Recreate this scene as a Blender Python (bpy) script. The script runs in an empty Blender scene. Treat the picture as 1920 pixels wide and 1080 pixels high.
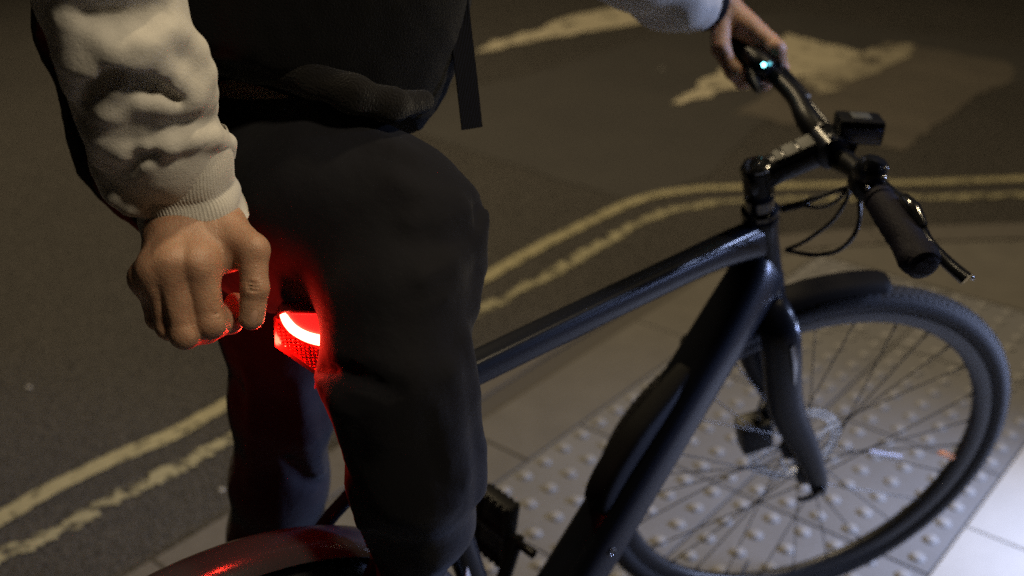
import bpy, bmesh, math, random
import numpy as np
from mathutils import Matrix, Vector
random.seed(7)
R_ = math.radians
S = bpy.context.scene
COL = S.collection

# ------------------------------------------------------------------ camera
CAM_POS = np.array([0.80819479, -1.46960733, 1.36603041])
CAM_R = np.array([[0.766710783553437, 0.6419381243518852, -0.008367728870968644],
                  [0.27467722436723574, -0.33979090400796685, -0.8994968393315012],
                  [-0.5802645920584729, 0.6873555019471599, -0.4368471324687642]])   # right, down, forward
FPX = 2060.17
cam_data = bpy.data.cameras.new('camera')
cam = bpy.data.objects.new('camera', cam_data); COL.objects.link(cam)
cam_data.sensor_width = 36.0
cam_data.lens = FPX / 1920 * 36.0
cam_data.clip_start = 0.02; cam_data.clip_end = 500
cam_data.dof.use_dof = True
cam_data.dof.focus_distance = 0.925
cam_data.dof.aperture_fstop = 3.7
cam.matrix_world = Matrix(((CAM_R[0][0], -CAM_R[1][0], -CAM_R[2][0], CAM_POS[0]),
                           (CAM_R[0][1], -CAM_R[1][1], -CAM_R[2][1], CAM_POS[1]),
                           (CAM_R[0][2], -CAM_R[1][2], -CAM_R[2][2], CAM_POS[2]), (0, 0, 0, 1)))
S.camera = cam

# ------------------------------------------------------------------ night sky, street light, exposure
world = bpy.data.worlds.new('World'); S.world = world; world.use_nodes = True
wn = world.node_tree.nodes; wl = world.node_tree.links
sky = wn.new('ShaderNodeTexSky'); sky.sky_type = 'NISHITA'; sky.sun_disc = False
sky.sun_elevation = R_(-3.0); sky.sun_rotation = R_(200); sky.ozone_density = 1.0
wl.new(sky.outputs['Color'], wn['Background'].inputs['Color'])
wn['Background'].inputs['Strength'].default_value = 0.012


def lamp(name, kind, pos, aim, energy, color, **kw):
    l = bpy.data.lights.new(name, kind); l.energy = energy; l.color = color
    for k, v in kw.items():
        setattr(l, k, v)
    o = bpy.data.objects.new(name, l); COL.objects.link(o)
    o.location = pos
    o.rotation_euler = (Vector(aim) - Vector(pos)).to_track_quat('-Z', 'Y').to_euler()
    return o


# two street lanterns over the road (warm) and the lit shop front at the right (cold); other spots are added
lamp('street_lantern', 'SPOT', (1.1, 1.6, 5.5), (-1.1, -0.5, 0.0), 400, (1.0, 0.80, 0.50), spot_size=R_(76), spot_blend=1.0, shadow_soft_size=0.20)
lamp('street_lantern', 'SPOT', (-3.6, 1.4, 6.0), (-1.8, 1.4, 0.0), 1250, (1.0, 0.79, 0.48), spot_size=R_(120), spot_blend=1.0, shadow_soft_size=0.35)
lamp('rider_fill_spot', 'SPOT', (1.50, -0.82, 2.65), (-0.08, -0.95, 1.05), 105, (1.0, 0.84, 0.58), spot_size=R_(36), spot_blend=0.9, shadow_soft_size=0.14)  # added warm fill for the sleeve and rider, no real source behind it
lamp('shop_front_light', 'SPOT', (0.98, 0.64, 0.66), (0.60, 0.12, 0.00), 128, (0.55, 0.66, 1.0), spot_size=R_(114), spot_blend=1.0, shadow_soft_size=0.10)
lamp('bar_fill_spot', 'SPOT', (1.75, 1.35, 1.75), (0.02, -0.10, 1.00), 230, (0.48, 0.60, 1.0), spot_size=R_(30), spot_blend=0.7, shadow_soft_size=0.10)  # added cold fill for the left hand, left sleeve and handlebar
lamp('leg_rim_spot', 'SPOT', (1.28, 0.80, 0.48), (0.14, -0.72, 0.40), 170, (0.40, 0.52, 1.0), spot_size=R_(32), spot_blend=0.6, shadow_soft_size=0.12)  # added narrow spot that puts a blue rim on the trouser leg

S.view_settings.view_transform = 'Standard'; S.view_settings.look = 'None'
S.view_settings.gamma = 1.0; S.view_settings.use_curve_mapping = False
S.view_settings.exposure = 0.0
S.render.engine = 'CYCLES'
S.cycles.use_denoising = False
S.cycles.max_bounces = 6; S.cycles.sample_clamp_indirect = 3.0


# ------------------------------------------------------------------ small helpers
def at(u, v, dep):
    """point whose place in the 1920 x 1080 photograph and distance along the view were measured"""
    return CAM_POS + ((u - 960) / FPX * CAM_R[0] + (v - 540) / FPX * CAM_R[1] + CAM_R[2]) * dep


def ground(u, v, z=0.0):
    r = (u - 960) / FPX * CAM_R[0] + (v - 540) / FPX * CAM_R[1] + CAM_R[2]
    return CAM_POS + r * ((z - CAM_POS[2]) / r[2])


PSI, LEAN = 1.4476547711666827, 0.06307633045636166
BIKE_POS = np.array([0.045709899, -1.086057926, 0.0])
M3 = np.array((Matrix.Rotation(PSI, 3, 'Z') @ Matrix.Rotation(LEAN, 3, 'X')))


def bw(p):
    """bicycle frame (x forward, y left, z up, origin under the rear axle) to the world"""
    return M3 @ np.asarray(p, float) + BIKE_POS


def wb(p):
    return M3.T @ (np.asarray(p, float) - BIKE_POS)


def mesh_obj(name, verts, faces, material=None, parent=None, smooth=True, mats=None, fm=None):
    me = bpy.data.meshes.new(name)
    me.from_pydata([tuple(map(float, v)) for v in verts], [], [tuple(map(int, f)) for f in faces])
    me.update()
    if smooth:
        me.polygons.foreach_set('use_smooth', [True] * len(me.polygons))
    o = bpy.data.objects.new(name, me); COL.objects.link(o)
    if mats:
        for m_ in mats: me.materials.append(m_)
        if fm is not None: me.polygons.foreach_set('material_index', list(map(int, fm)))
    elif material:
        me.materials.append(material)
    if parent: o.parent = parent
    return o


def big_mesh(name, V, Q, material, parent=None):
    """fast path for tens of thousands of quads"""
    me = bpy.data.meshes.new(name)
    me.vertices.add(len(V)); me.vertices.foreach_set('co', np.asarray(V, np.float32).ravel())
    me.loops.add(len(Q) * 4); me.loops.foreach_set('vertex_index', np.asarray(Q, np.int32).ravel())
    me.polygons.add(len(Q)); me.polygons.foreach_set('loop_start', np.arange(0, len(Q) * 4, 4, dtype=np.int32))
    me.polygons.foreach_set('loop_total', np.full(len(Q), 4, np.int32))
    me.update(calc_edges=True); me.validate()
    me.polygons.foreach_set('use_smooth', [True] * len(me.polygons))
    me.materials.append(material)
    o = bpy.data.objects.new(name, me); COL.objects.link(o)
    if parent: o.parent = parent
    return o


def thing(name, label=None, cat=None, matrix=None, kind=None, group=None, parent=None):
    o = bpy.data.objects.new(name, None); COL.objects.link(o); o.empty_display_size = 0.1
    if matrix is not None: o.matrix_world = matrix
    tag(o, label, cat, kind, group)
    if parent: o.parent = parent
    return o


def tag(o, label=None, cat=None, kind=None, group=None):
    if label: o['label'] = label
    if cat: o['category'] = cat
    if kind: o['kind'] = kind
    if group: o['group'] = group
    return o


class MB:
    """collects verts and faces"""
    def __init__(s): s.v = []; s.f = []; s.m = []

    def add(s, v, f, m=0):
        n = len(s.v); s.v.extend([tuple(map(float, p)) for p in v]); s.f.extend([tuple(i + n for i in q) for q in f]); s.m.extend([m] * len(f)); return s

    def box(s, c, h, ax=None, bev=0.0, m=0):
        """bevelled box: centre c, half sizes h, axes ax (rows)"""
        ax = np.eye(3) if ax is None else np.asarray(ax, float)
        bm = bmesh.new(); bmesh.ops.create_cube(bm, size=2.0)
        for v in bm.verts: v.co = Vector((v.co.x * h[0], v.co.y * h[1], v.co.z * h[2]))
        if bev > 0: bmesh.ops.bevel(bm, geom=list(bm.edges), offset=bev, segments=2, profile=0.6, affect='EDGES')
        bm.verts.index_update()
        V = [np.asarray(c) + ax.T @ np.array(v.co) for v in bm.verts]
        F = [[v.index for v in f.verts] for f in bm.faces]
        bm.free(); return s.add(V, F, m)

    def lathe(s, prof, c=(0, 0, 0), ax=(0, 1, 0), n=32, closed=False, m=0):
        """profile list of (axial, radius) round axis ax through c"""
        ax = np.asarray(ax, float); ax /= np.linalg.norm(ax)
        t = np.array([0, 0, 1.0]) if abs(ax[2]) < .9 else np.array([1.0, 0, 0])
        e1 = np.cross(ax, t); e1 /= np.linalg.norm(e1); e2 = np.cross(ax, e1)
        V = []; k = len(prof)
        for i in range(n):
            a = 2 * math.pi * i / n; r = math.cos(a) * e1 + math.sin(a) * e2
            for x, q in prof: V.append(np.asarray(c) + ax * x + r * max(q, 1e-5))
        F = []
        for i in range(n):
            j = (i + 1) % n
            for a in range(k if closed else k - 1):
                b = (a + 1) % k
                F.append((i * k + a, i * k + b, j * k + b, j * k + a))
        if not closed:
            for a in (0, k - 1):
                if prof[a][1] > 1e-4: F.append([i * k + a for i in (range(n) if a else reversed(range(n)))])
        return s.add(V, F, m)

    def sweep(s, pts, rad, n=16, up=(0, 0, 1), ex=2.0, cap=True, sub=1, m=0):
        """tube along pts; rad = list of (half width, half height) or scalars; ex = superellipse exponent"""
        P = [np.asarray(p, float) for p in pts]
        rr = [(r, r) if np.isscalar(r) else tuple(r) for r in (rad if hasattr(rad, '__len__') else [rad] * len(P))]
        if sub > 1: P, rr = smooth_path(P, rr, sub)
        V = []; up = np.asarray(up, float); k = len(P)
        for i in range(k):
            t = P[min(i + 1, k - 1)] - P[max(i - 1, 0)]; t /= np.linalg.norm(t)
            sd = np.cross(t, up); l = np.linalg.norm(sd)
            if l < .05: sd = np.cross(t, (1, 0.01, 0)); l = np.linalg.norm(sd)
            sd /= l; tp = np.cross(sd, t)
            for j in range(n):
                a = 2 * math.pi * j / n; ca, sa = math.cos(a), math.sin(a)
                V.append(P[i] + sd * rr[i][0] * math.copysign(abs(ca) ** (2 / ex), ca) + tp * rr[i][1] * math.copysign(abs(sa) ** (2 / ex), sa))
        F = [(i * n + j, (i + 1) * n + j, (i + 1) * n + (j + 1) % n, i * n + (j + 1) % n) for i in range(k - 1) for j in range(n)]
        if cap: F += [list(range(n)), [(k - 1) * n + j for j in reversed(range(n))]]
        return s.add(V, F, m)

    def build(s, name, material=None, parent=None, smooth=True, mats=None, auto=35):
        o = mesh_obj(name, s.v, s.f, material, parent, smooth, mats, s.m if mats else None)
        bm = bmesh.new(); bm.from_mesh(o.data); bmesh.ops.recalc_face_normals(bm, faces=bm.faces)
        if smooth and auto:
            for e in bm.edges:
                if len(e.link_faces) == 2 and e.calc_face_angle(0) > R_(auto): e.smooth = False
        bm.to_mesh(o.data); bm.free()
        return o


def smooth_path(P, rr, sub):
    """Catmull-Rom"""
    Q = []; W = []; k = len(P)
    for i in range(k - 1):
        p0, p1, p2, p3 = P[max(i - 1, 0)], P[i], P[i + 1], P[min(i + 2, k - 1)]
        for s_ in range(sub):
            t = s_ / sub
            Q.append(.5 * ((2 * p1) + (-p0 + p2) * t + (2 * p0 - 5 * p1 + 4 * p2 - p3) * t * t + (-p0 + 3 * p1 - 3 * p2 + p3) * t ** 3))
            W.append(tuple(rr[i][a] * (1 - t) + rr[i + 1][a] * t for a in (0, 1)))
    Q.append(P[-1]); W.append(rr[-1])
    return Q, W


# ------------------------------------------------------------------ signed distance modelling (body, clothes)
def smin(a, b, k):
    h = np.clip(.5 + .5 * (b - a) / k, 0, 1)
    return b + (a - b) * h - k * h * (1 - h)


def smax(a, b, k): return -smin(-a, -b, k)


def cap(P, a, b, r0, r1, flat=None):
    """round cone; flat = (axis, factor) squeezes the section along axis"""
    a = np.asarray(a, np.float32); b = np.asarray(b, np.float32)
    d = b - a; l2 = float(d @ d)
    q = [P[i] - a[i] for i in range(3)]
    t = np.clip((q[0] * d[0] + q[1] * d[1] + q[2] * d[2]) / l2, 0, 1) if l2 > 1e-12 else 0 * q[0]
    e = [q[i] - d[i] * t for i in range(3)]
    if flat is not None:
        n = np.asarray(flat[0], np.float32); n = n / np.linalg.norm(n); f = flat[1]
        dn = e[0] * n[0] + e[1] * n[1] + e[2] * n[2]
        e = [e[i] + n[i] * dn * (1 / f - 1) for i in range(3)]
    return np.sqrt(e[0] ** 2 + e[1] ** 2 + e[2] ** 2) - (r0 + (r1 - r0) * t)


def chain(P, pts, rad, k=0.01, flat=None):
    D = None
    for i in range(len(pts) - 1):
        c = cap(P, pts[i], pts[i + 1], rad[i], rad[i + 1], flat)
        D = c if D is None else smin(D, c, k)
    return D


def wob(P, f, seed=0, ax=(1, 1, 1)):
    """cheap smooth noise, about -1..1"""
    rs = np.random.RandomState(seed); D = 0
    for i in range(7):
        w = rs.normal(size=3) * np.array(ax); w *= f * (0.6 + 1.1 * rs.rand()) / np.linalg.norm(w / np.array(ax) + 1e-6)
        ph = rs.rand() * 6.28
        g = (P[0] * w[0] + P[1] * w[1] + P[2] * w[2])
        D = D + np.sin(g + ph + 0.8 * np.sin(1.7 * D + ph) if i else g + ph) / 3.2
    return D


def surface_nets(fn, lo, hi, h):
    lo = np.asarray(lo, float); hi = np.asarray(hi, float)
    n = np.ceil((hi - lo) / h).astype(int) + 1
    ax = [(lo[i] + h * np.arange(n[i])).astype(np.float32) for i in range(3)]
    P = np.meshgrid(*ax, indexing='ij')
    F = fn(P).astype(np.float32)
    sgn = F < 0
    cell = (n[0] - 1, n[1] - 1, n[2] - 1)
    acc = np.zeros(cell + (3,), np.float32); cnt = np.zeros(cell, np.float32)
    for a in range(3):
        b, c = (a + 1) % 3, (a + 2) % 3
        s0 = [slice(None)] * 3; s1 = [slice(None)] * 3; s0[a] = slice(0, -1); s1[a] = slice(1, None)
        f0, f1 = F[tuple(s0)], F[tuple(s1)]
        cr = (f0 < 0) != (f1 < 0)
        t = np.where(cr, f0 / np.where(cr, f0 - f1, 1), 0)
        for db in (0, 1):
            for dc in (0, 1):
                s = [slice(None)] * 3
                s[b] = slice(db, db + cell[b]); s[c] = slice(dc, dc + cell[c])
                s = tuple(s); m = cr[s]
                cnt += m; acc[..., a] += m * t[s]
                acc[..., b] += m * db; acc[..., c] += m * dc
    act = cnt > 0
    idx = -np.ones(cell, np.int64); idx[act] = np.arange(act.sum())
    ijk = np.argwhere(act)
    V = lo + h * (ijk + acc[act] / cnt[act][:, None])
    Q = []
    for a in range(3):
        b, c = (a + 1) % 3, (a + 2) % 3
        s0 = [slice(None)] * 3; s1 = [slice(None)] * 3; s0[a] = slice(0, -1); s1[a] = slice(1, None)
        f0, f1 = sgn[tuple(s0)], sgn[tuple(s1)]
        e = np.argwhere(f0 != f1)
        ok = (e[:, b] > 0) & (e[:, c] > 0) & (e[:, b] < n[b] - 1) & (e[:, c] < n[c] - 1)
        e = e[ok]; ins = f0[tuple(e.T)]
        q = []
        for db, dc in ((1, 1), (0, 1), (0, 0), (1, 0)):
            w = e.copy(); w[:, b] -= db; w[:, c] -= dc; q.append(idx[tuple(w.T)])
        q = np.stack(q, 1)
        q[~ins] = q[~ins][:, ::-1]
        Q.append(q)
    return V, np.concatenate(Q)


def ray_depth(fn, u, v, d0, d1, n=160):
    """distance at which the view line through (u, v) first meets the shape fn"""
    t = np.linspace(d0, d1, n)
    p = np.array([at(u, v, x) for x in t]).T
    f = fn([p[0], p[1], p[2]])
    i = np.argmax(f < 0)
    return t[i] if f[i] < 0 else t[np.argmin(f)]


# ------------------------------------------------------------------ materials
def mat(name, color, rough=0.6, metal=0.0, spec=0.5, bump=None, var=None, sheen=0.0, coat=0.0, sss=0.0, aniso=None):
    m = bpy.data.materials.new(name); m.use_nodes = True
    nt = m.node_tree; N = nt.nodes; L = nt.links; b = N['Principled BSDF']
    b.inputs['Base Color'].default_value = (*color, 1); b.inputs['Roughness'].default_value = rough
    b.inputs['Metallic'].default_value = metal; b.inputs['Specular IOR Level'].default_value = spec
    b.inputs['Coat Weight'].default_value = coat; b.inputs['Coat Roughness'].default_value = 0.15
    if sheen: b.inputs['Sheen Weight'].default_value = sheen; b.inputs['Sheen Roughness'].default_value = 0.5
    if sss:
        b.inputs['Subsurface Weight'].default_value = sss; b.inputs['Subsurface Radius'].default_value = (1.0, 0.35, 0.2)
        b.inputs['Subsurface Scale'].default_value = 0.006
    tc = N.new('ShaderNodeTexCoord')
    if var:     # (scale, amount, second colour)
        t = N.new('ShaderNodeTexNoise'); t.inputs['Scale'].default_value = var[0]; t.inputs['Detail'].default_value = 5
        t.inputs['Roughness'].default_value = 0.62
        L.new(tc.outputs['Object'], t.inputs['Vector'])
        r = N.new('ShaderNodeValToRGB'); r.color_ramp.elements[0].position = .5 - var[1] / 2; r.color_ramp.elements[1].position = .5 + var[1] / 2
        r.color_ramp.elements[0].color = (*color, 1); r.color_ramp.elements[1].color = (*var[2], 1)
        L.new(t.outputs['Fac'], r.inputs['Fac']); L.new(r.outputs['Color'], b.inputs['Base Color'])
    if bump:    # list of (kind, scale, distance)
        prev = None
        for kind, sc, dist in bump:
            if kind == 'noise':
                t = N.new('ShaderNodeTexNoise'); t.inputs['Scale'].default_value = sc; t.inputs['Detail'].default_value = 4; o = t.outputs['Fac']
            elif kind == 'voronoi':
                t = N.new('ShaderNodeTexVoronoi'); t.inputs['Scale'].default_value = sc; o = t.outputs['Distance']
            else:
                t = N.new('ShaderNodeTexWave'); t.inputs['Scale'].default_value = sc; t.inputs['Distortion'].default_value = 1.5; o = t.outputs['Fac']
            L.new(tc.outputs['Object'], t.inputs['Vector'])
            bp = N.new('ShaderNodeBump'); bp.inputs['Distance'].default_value = dist; bp.inputs['Strength'].default_value = 1.0
            L.new(o, bp.inputs['Height'])
            if prev: L.new(prev.outputs['Normal'], bp.inputs['Normal'])
            prev = bp
        L.new(prev.outputs['Normal'], b.inputs['Normal'])
    return m


def emit(name, color, strength):
    m = bpy.data.materials.new(name); m.use_nodes = True
    b = m.node_tree.nodes['Principled BSDF']; b.inputs['Base Color'].default_value = (*color, 1)
    b.inputs['Emission Color'].default_value = (*color, 1); b.inputs['Emission Strength'].default_value = strength
    return m


ASPHALT = mat('asphalt', (.050, .046, .042), .82, spec=.35, var=(1.3, .5, (.070, .064, .058)), bump=[('noise', 90, .012), ('voronoi', 140, .012)])
PATCH = mat('asphalt_patch', (.066, .059, .051), .86, spec=.3, var=(3.0, .5, (.10, .088, .074)), bump=[('noise', 120, .006), ('noise', 900, .0012)])
ROADSHADE = mat('asphalt_shade', (.034, .032, .031), .8, spec=.35, var=(2.0, .5, (.046, .043, .040)), bump=[('noise', 120, .006), ('noise', 900, .0012)])  # darker asphalt tone standing in for a shadow on the road
CONC = mat('concrete_slab', (.080, .075, .068), .88, spec=.3, var=(9, .6, (.112, .105, .094)), bump=[('noise', 240, .0012), ('noise', 40, .0015)])
CONC2 = mat('pale_concrete_slab', (.27, .265, .26), .85, spec=.3, var=(7, .6, (.34, .33, .32)), bump=[('noise', 260, .001)])
TACT = mat('tactile_concrete', (.104, .104, .111), .82, spec=.3, var=(5, .7, (.145, .144, .150)), bump=[('noise', 300, .0010), ('noise', 60, .0010)])
KERB = mat('kerb_granite', (.062, .056, .050), .85, var=(30, .6, (.085, .077, .070)), bump=[('noise', 200, .0015)])
BLACK = mat('matte_black_paint', (.005, .0052, .006), .40, spec=.14)
FRAME = mat('frame_paint', (.0045, .005, .0075), .30, spec=.10, coat=.12, metal=.0, var=(3, .5, (.006, .007, .010)))
GLOSS = mat('gloss_black', (.010, .011, .014), .14, spec=.6, coat=.6)
RUBBER = mat('tyre_rubber', (.013, .013, .015), .75, spec=.3, bump=[('noise', 500, .0004)])
GRIPM = mat('grip_rubber', (.003, .0024, .009), .65, spec=.14, bump=[('voronoi', 500, .0006)])
RIMM = mat('rim_black', (.020, .021, .025), .42, metal=.4)
STEEL = mat('steel', (.45, .46, .48), .3, metal=1.0)
ROTORM = mat('rotor_steel', (.55, .57, .60), .38, metal=1.0)
SPOKEM = mat('spoke_black', (.022, .022, .024), .4, metal=.6)
CABLEM = mat('cable_housing', (.012, .012, .014), .4)
SADDLEM = mat('saddle_vinyl', (.012, .012, .013), .5, bump=[('noise', 400, .0004)])
REFL_O = mat('amber_reflector', (.75, .28, .10), .25)
REFL_W = mat('clear_reflector', (.55, .58, .75), .2, metal=.3)
GREYDEC = mat('grey_decal', (.035, .037, .032), .6)
COVERM = mat('cover_plastic', (.004, .004, .005), .6, spec=.06)
WHITEDEC = mat('white_print', (.75, .75, .80), .5)
SKIN = mat('skin', (.45, .27, .175), .46, spec=.42, sss=.35, var=(40, .6, (.33, .175, .11)), bump=[('noise', 420, .0004), ('voronoi', 900, .00025), ('noise', 90, .0010)])
NAIL = mat('nail', (.50, .30, .22), .28, spec=.55)
COTTON = mat('cotton_fleece', (.58, .55, .50), .95, spec=.15, sheen=.25, var=(60, .6, (.52, .49, .445)), bump=[('noise', 900, .0005), ('noise', 60, .0012)])
TROUS = mat('black_nylon', (.0055, .0054, .0080), .80, spec=.12, sheen=.06, bump=[('noise', 30, .0025), ('noise', 1400, .00015)])
FLEECE = mat('black_fleece', (.0045, .0044, .0048), 1.0, spec=.04, sheen=.05, bump=[('noise', 600, .0015)])
TEDDY = mat('teddy_fleece', (.008, .0072, .0068), 1.0, spec=.03, sheen=.10, bump=[('voronoi', 420, .0010), ('noise', 700, .0010)])
WEB = mat('black_webbing', (.006, .006, .008), .9, spec=.1, bump=[('wave', 240, .0004)])
SHOE = mat('black_shoe', (.02, .02, .022), .6)
SOLE = mat('white_sole', (.6, .6, .62), .6)
HAIR = mat('dark_hair', (.02, .013, .009), .6, bump=[('noise', 300, .002)])
LEDRED = emit('red_led_strip', (1.0, .10, .055), 30.0)
LEDDIM = emit('red_lens_scatter', (1.0, .012, .010), 1.6)
LEDCY = emit('cyan_led', (.25, .95, 1.0), 9.0)
LEDBL = emit('blue_led', (.10, .45, .55), 1.6)

PAINTS = {}


def paint(name, color, wear, scale):
    """worn road paint: gaps where the asphalt shows"""
    m = mat(name, color, .75, spec=.3, var=(25, .7, tuple(c * .72 for c in color)), bump=[('noise', 200, .001)])
    N = m.node_tree.nodes; L = m.node_tree.links
    b = N['Principled BSDF']; out = N['Material Output']
    tc = N.new('ShaderNodeTexCoord'); t = N.new('ShaderNodeTexNoise'); t.inputs['Scale'].default_value = scale
    t.inputs['Detail'].default_value = 8; t.inputs['Roughness'].default_value = .7
    L.new(tc.outputs['Object'], t.inputs['Vector'])
    r = N.new('ShaderNodeValToRGB'); r.color_ramp.elements[0].position = wear - .06; r.color_ramp.elements[1].position = wear + .06
    L.new(t.outputs['Fac'], r.inputs['Fac'])
    tr = N.new('ShaderNodeBsdfTransparent'); mx = N.new('ShaderNodeMixShader')
    L.new(r.outputs['Color'], mx.inputs['Fac']); L.new(tr.outputs[0], mx.inputs[1]); L.new(b.outputs[0], mx.inputs[2])
    L.new(mx.outputs[0], out.inputs['Surface'])
    return m


YELLOW = paint('yellow_road_paint', (.27, .245, .15), .40, 30)
YELLOW2 = paint('worn_yellow_road_paint', (.26, .24, .155), .46, 24)
WHITEP = paint('worn_white_road_paint', (.42, .38, .28), .40, 7)
WHITEP2 = paint('faded_white_road_paint', (.30, .27, .20), .46, 5)

# ------------------------------------------------------------------ the setting
ZR = -0.012      # road surface, a little below the dropped kerb


def dense(poly_pts, n):
    P = [np.append(np.asarray(p, float)[:2], 0) for p in poly_pts]
    Q, _ = smooth_path(P, [(0, 0)] * len(P), n)
    return [q[:2] for q in Q]


road = mesh_obj('road', [(-60, -60, ZR), (60, -60, ZR), (60, 90, ZR), (-60, 90, ZR)], [(0, 1, 2, 3)], ASPHALT, smooth=False)
tag(road, 'dark worn asphalt road surface beside the paved corner', None, 'structure')


def flat(name, pts, z, material, label=None):
    bm = bmesh.new(); vs = [bm.verts.new((float(p[0]), float(p[1]), z)) for p in pts]
    f = bm.faces.new(vs); bmesh.ops.triangulate(bm, faces=[f])
    bmesh.ops.recalc_face_normals(bm, faces=bm.faces)
    me = bpy.data.meshes.new(name); bm.to_mesh(me); bm.free(); me.materials.append(material)
    if me.polygons and me.polygons[0].normal.z < 0: me.flip_normals()
    o = bpy.data.objects.new(name, me); COL.objects.link(o); tag(o, label, None, 'structure')
    return o


def ragged(pts, amp, step, seed):
    """closed polygon with a ragged outline"""
    rs = random.Random(seed); out = []
    for i in range(len(pts)):
        a = np.asarray(pts[i][:2], float); b = np.asarray(pts[(i + 1) % len(pts)][:2], float)
        k = max(1, int(np.linalg.norm(b - a) / step)); nr = np.array([b[1] - a[1], a[0] - b[0]]); nr /= np.linalg.norm(nr) + 1e-9
        for j in range(k):
            out.append(a + (b - a) * j / k + nr * rs.uniform(-amp, amp))
    return out


def G(*uv): return [ground(u, v, ZR)[:2] for u, v in uv]


flat('road_patch_or_shade', ragged(G((784, 249), (960, 311), (1180, 378), (1330, 330), (1420, 232), (1640, 160), (1930, 158), (1935, 90), (1700, 60), (1480, 20), (1250, 60), (1000, 140), (850, 170)), .012, .1, 3), ZR + .002, ROADSHADE, 'strip of shade across the road, painted as darker asphalt')  # first sheet: shadow edge on the road put into the colour
flat('road_patch_or_shade', ragged(G((1375, 212), (1480, 150), (1600, 112), (1660, 80), (1760, 96), (1900, 120), (1905, 150), (1800, 200), (1745, 240), (1690, 286), (1600, 262), (1500, 240)), .02, .07, 5), ZR + .004, PATCH, 'lighter ragged asphalt repair beyond the handlebar')
flat('road_marking', ragged(G((893, 101), (930, 93), (993, 80), (1093, 62), (1160, 52), (1263, 35), (1330, 20), (1260, 22), (1173, 6), (1147, 16), (1067, 33), (1000, 60), (927, 80)), .02, .08, 8), ZR + .006, WHITEP, 'worn white arrow stroke at the top of the view')
flat('road_marking', ragged(G((1258, 196), (1280, 197), (1373, 168), (1430, 158), (1560, 138), (1620, 100), (1540, 84), (1480, 66), (1440, 80), (1353, 133)), .025, .08, 9), ZR + .0062, WHITEP, 'worn white arrow head behind the left grip')
flat('road_marking', ragged(G((1500, 152), (1560, 128), (1660, 84), (1720, 88), (1700, 110), (1620, 150), (1540, 178)), .02, .07, 10), ZR + .0085, WHITEP2, 'faded white stroke right of the arrow head')

LINE1 = [(-1.02, -9), (-1.06, -3), (-1.085, -1.6), (-1.09, -1.15)] + G((0, 974), (175, 880), (326, 815), (440, 752), (660, 645), (890, 532), (971, 487), (1045, 447), (1119, 410), (1175, 384), (1230, 367), (1304, 356), (1386, 352), (1490, 349), (1690, 344), (1915, 336)) + [(1.5, 4.2), (5, 7.8)]
LINE2 = [(-.92, -9), (-.95, -3), (-.985, -1.6), (-.99, -1.2)] + G((0, 1052), (122, 990), (244, 921), (346, 874), (432, 825), (660, 708), (893, 587), (971, 547), (1045, 508), (1119, 465), (1175, 432), (1230, 406), (1286, 391), (1386, 378), (1500, 375), (1725, 371), (1915, 367)) + [(1.6, 4.0), (5.1, 7.6)]


def stripe(name, line, w, material, z, label, ragg, seed):
    P = dense(line, 40); rs = random.Random(seed)
    V = []; F = []
    k = len(P)
    wobl = wobr = 0
    D = []
    for i in range(k - 1):
        a, b = P[i], P[i + 1]; L_ = np.linalg.norm(b - a); m = max(1, int(L_ / .012)) if -1.6 < a[1] < 3.2 else 1
        for j in range(m): D.append(a + (b - a) * j / m)
    for i in range(len(D)):
        t = D[min(i + 1, len(D) - 1)] - D[max(i - 1, 0)]; t /= np.linalg.norm(t); nr = np.array([-t[1], t[0]])
        wobl = .8 * wobl + rs.gauss(0, ragg); wobr = .8 * wobr + rs.gauss(0, ragg)
        V += [(*(D[i] + nr * (w / 2 + wobl)), z), (*(D[i] - nr * (w / 2 + wobr)), z)]
    F = [(2 * i, 2 * i + 1, 2 * i + 3, 2 * i + 2) for i in range(len(D) - 1)]
    o = mesh_obj(name, V, F, material, smooth=False)
    if o.data.polygons[0].normal.z < 0: o.data.flip_normals()
    return tag(o, label, None, 'structure')


stripe('yellow_line', LINE1, .048, YELLOW, ZR + .004, 'outer yellow line of the double line, mostly intact', .0012, 1)
stripe('yellow_line', LINE2, .040, YELLOW2, ZR + .004, 'inner yellow line beside the kerb, broken and flaking', .0038, 2)

# kerb and pavement: the paved corner is convex, so slabs are cut to it with half planes
KERBLINE = [(-.72, -9), (-.74, -3), (-.775, -.85), (-.79, -.2), (-.80, .5), (-.765, 1.05), (-.64, 1.42), (-.38, 1.75), (-.01, 2.10), (1.48, 3.52), (5.2, 7.0)]
KD = dense(KERBLINE, 12)
kp = []
for i in range(len(KD) - 1):
    t = KD[i + 1] - KD[i]; t /= np.linalg.norm(t); kp.append((KD[i], np.array([t[1], -t[0]])))     # inward normal (pavement is on the right)


def clip(poly, inset):
    for p, nr in kp:
        q = []; d = [float((v - p) @ nr) - inset for v in poly]
        for i in range(len(poly)):
            j = (i + 1) % len(poly)
            if d[i] >= 0: q.append(poly[i])
            if (d[i] >= 0) != (d[j] >= 0): q.append(poly[i] + (poly[j] - poly[i]) * d[i] / (d[i] - d[j]))
        poly = q
        if len(poly) < 3: return []
    return poly


pav = mesh_obj('pavement', [(*p, -.004) for p in KD] + [(60, 60, -.004), (60, -60, -.004), (-.78, -60, -.004)], [list(range(len(KD) + 3))], mat('joint_sand', (.055, .05, .044), .95), smooth=False)
if pav.data.polygons[0].normal.z < 0: pav.data.flip_normals()
tag(pav, 'paved corner with plain slabs and a tactile blister area', None, 'structure')


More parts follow.
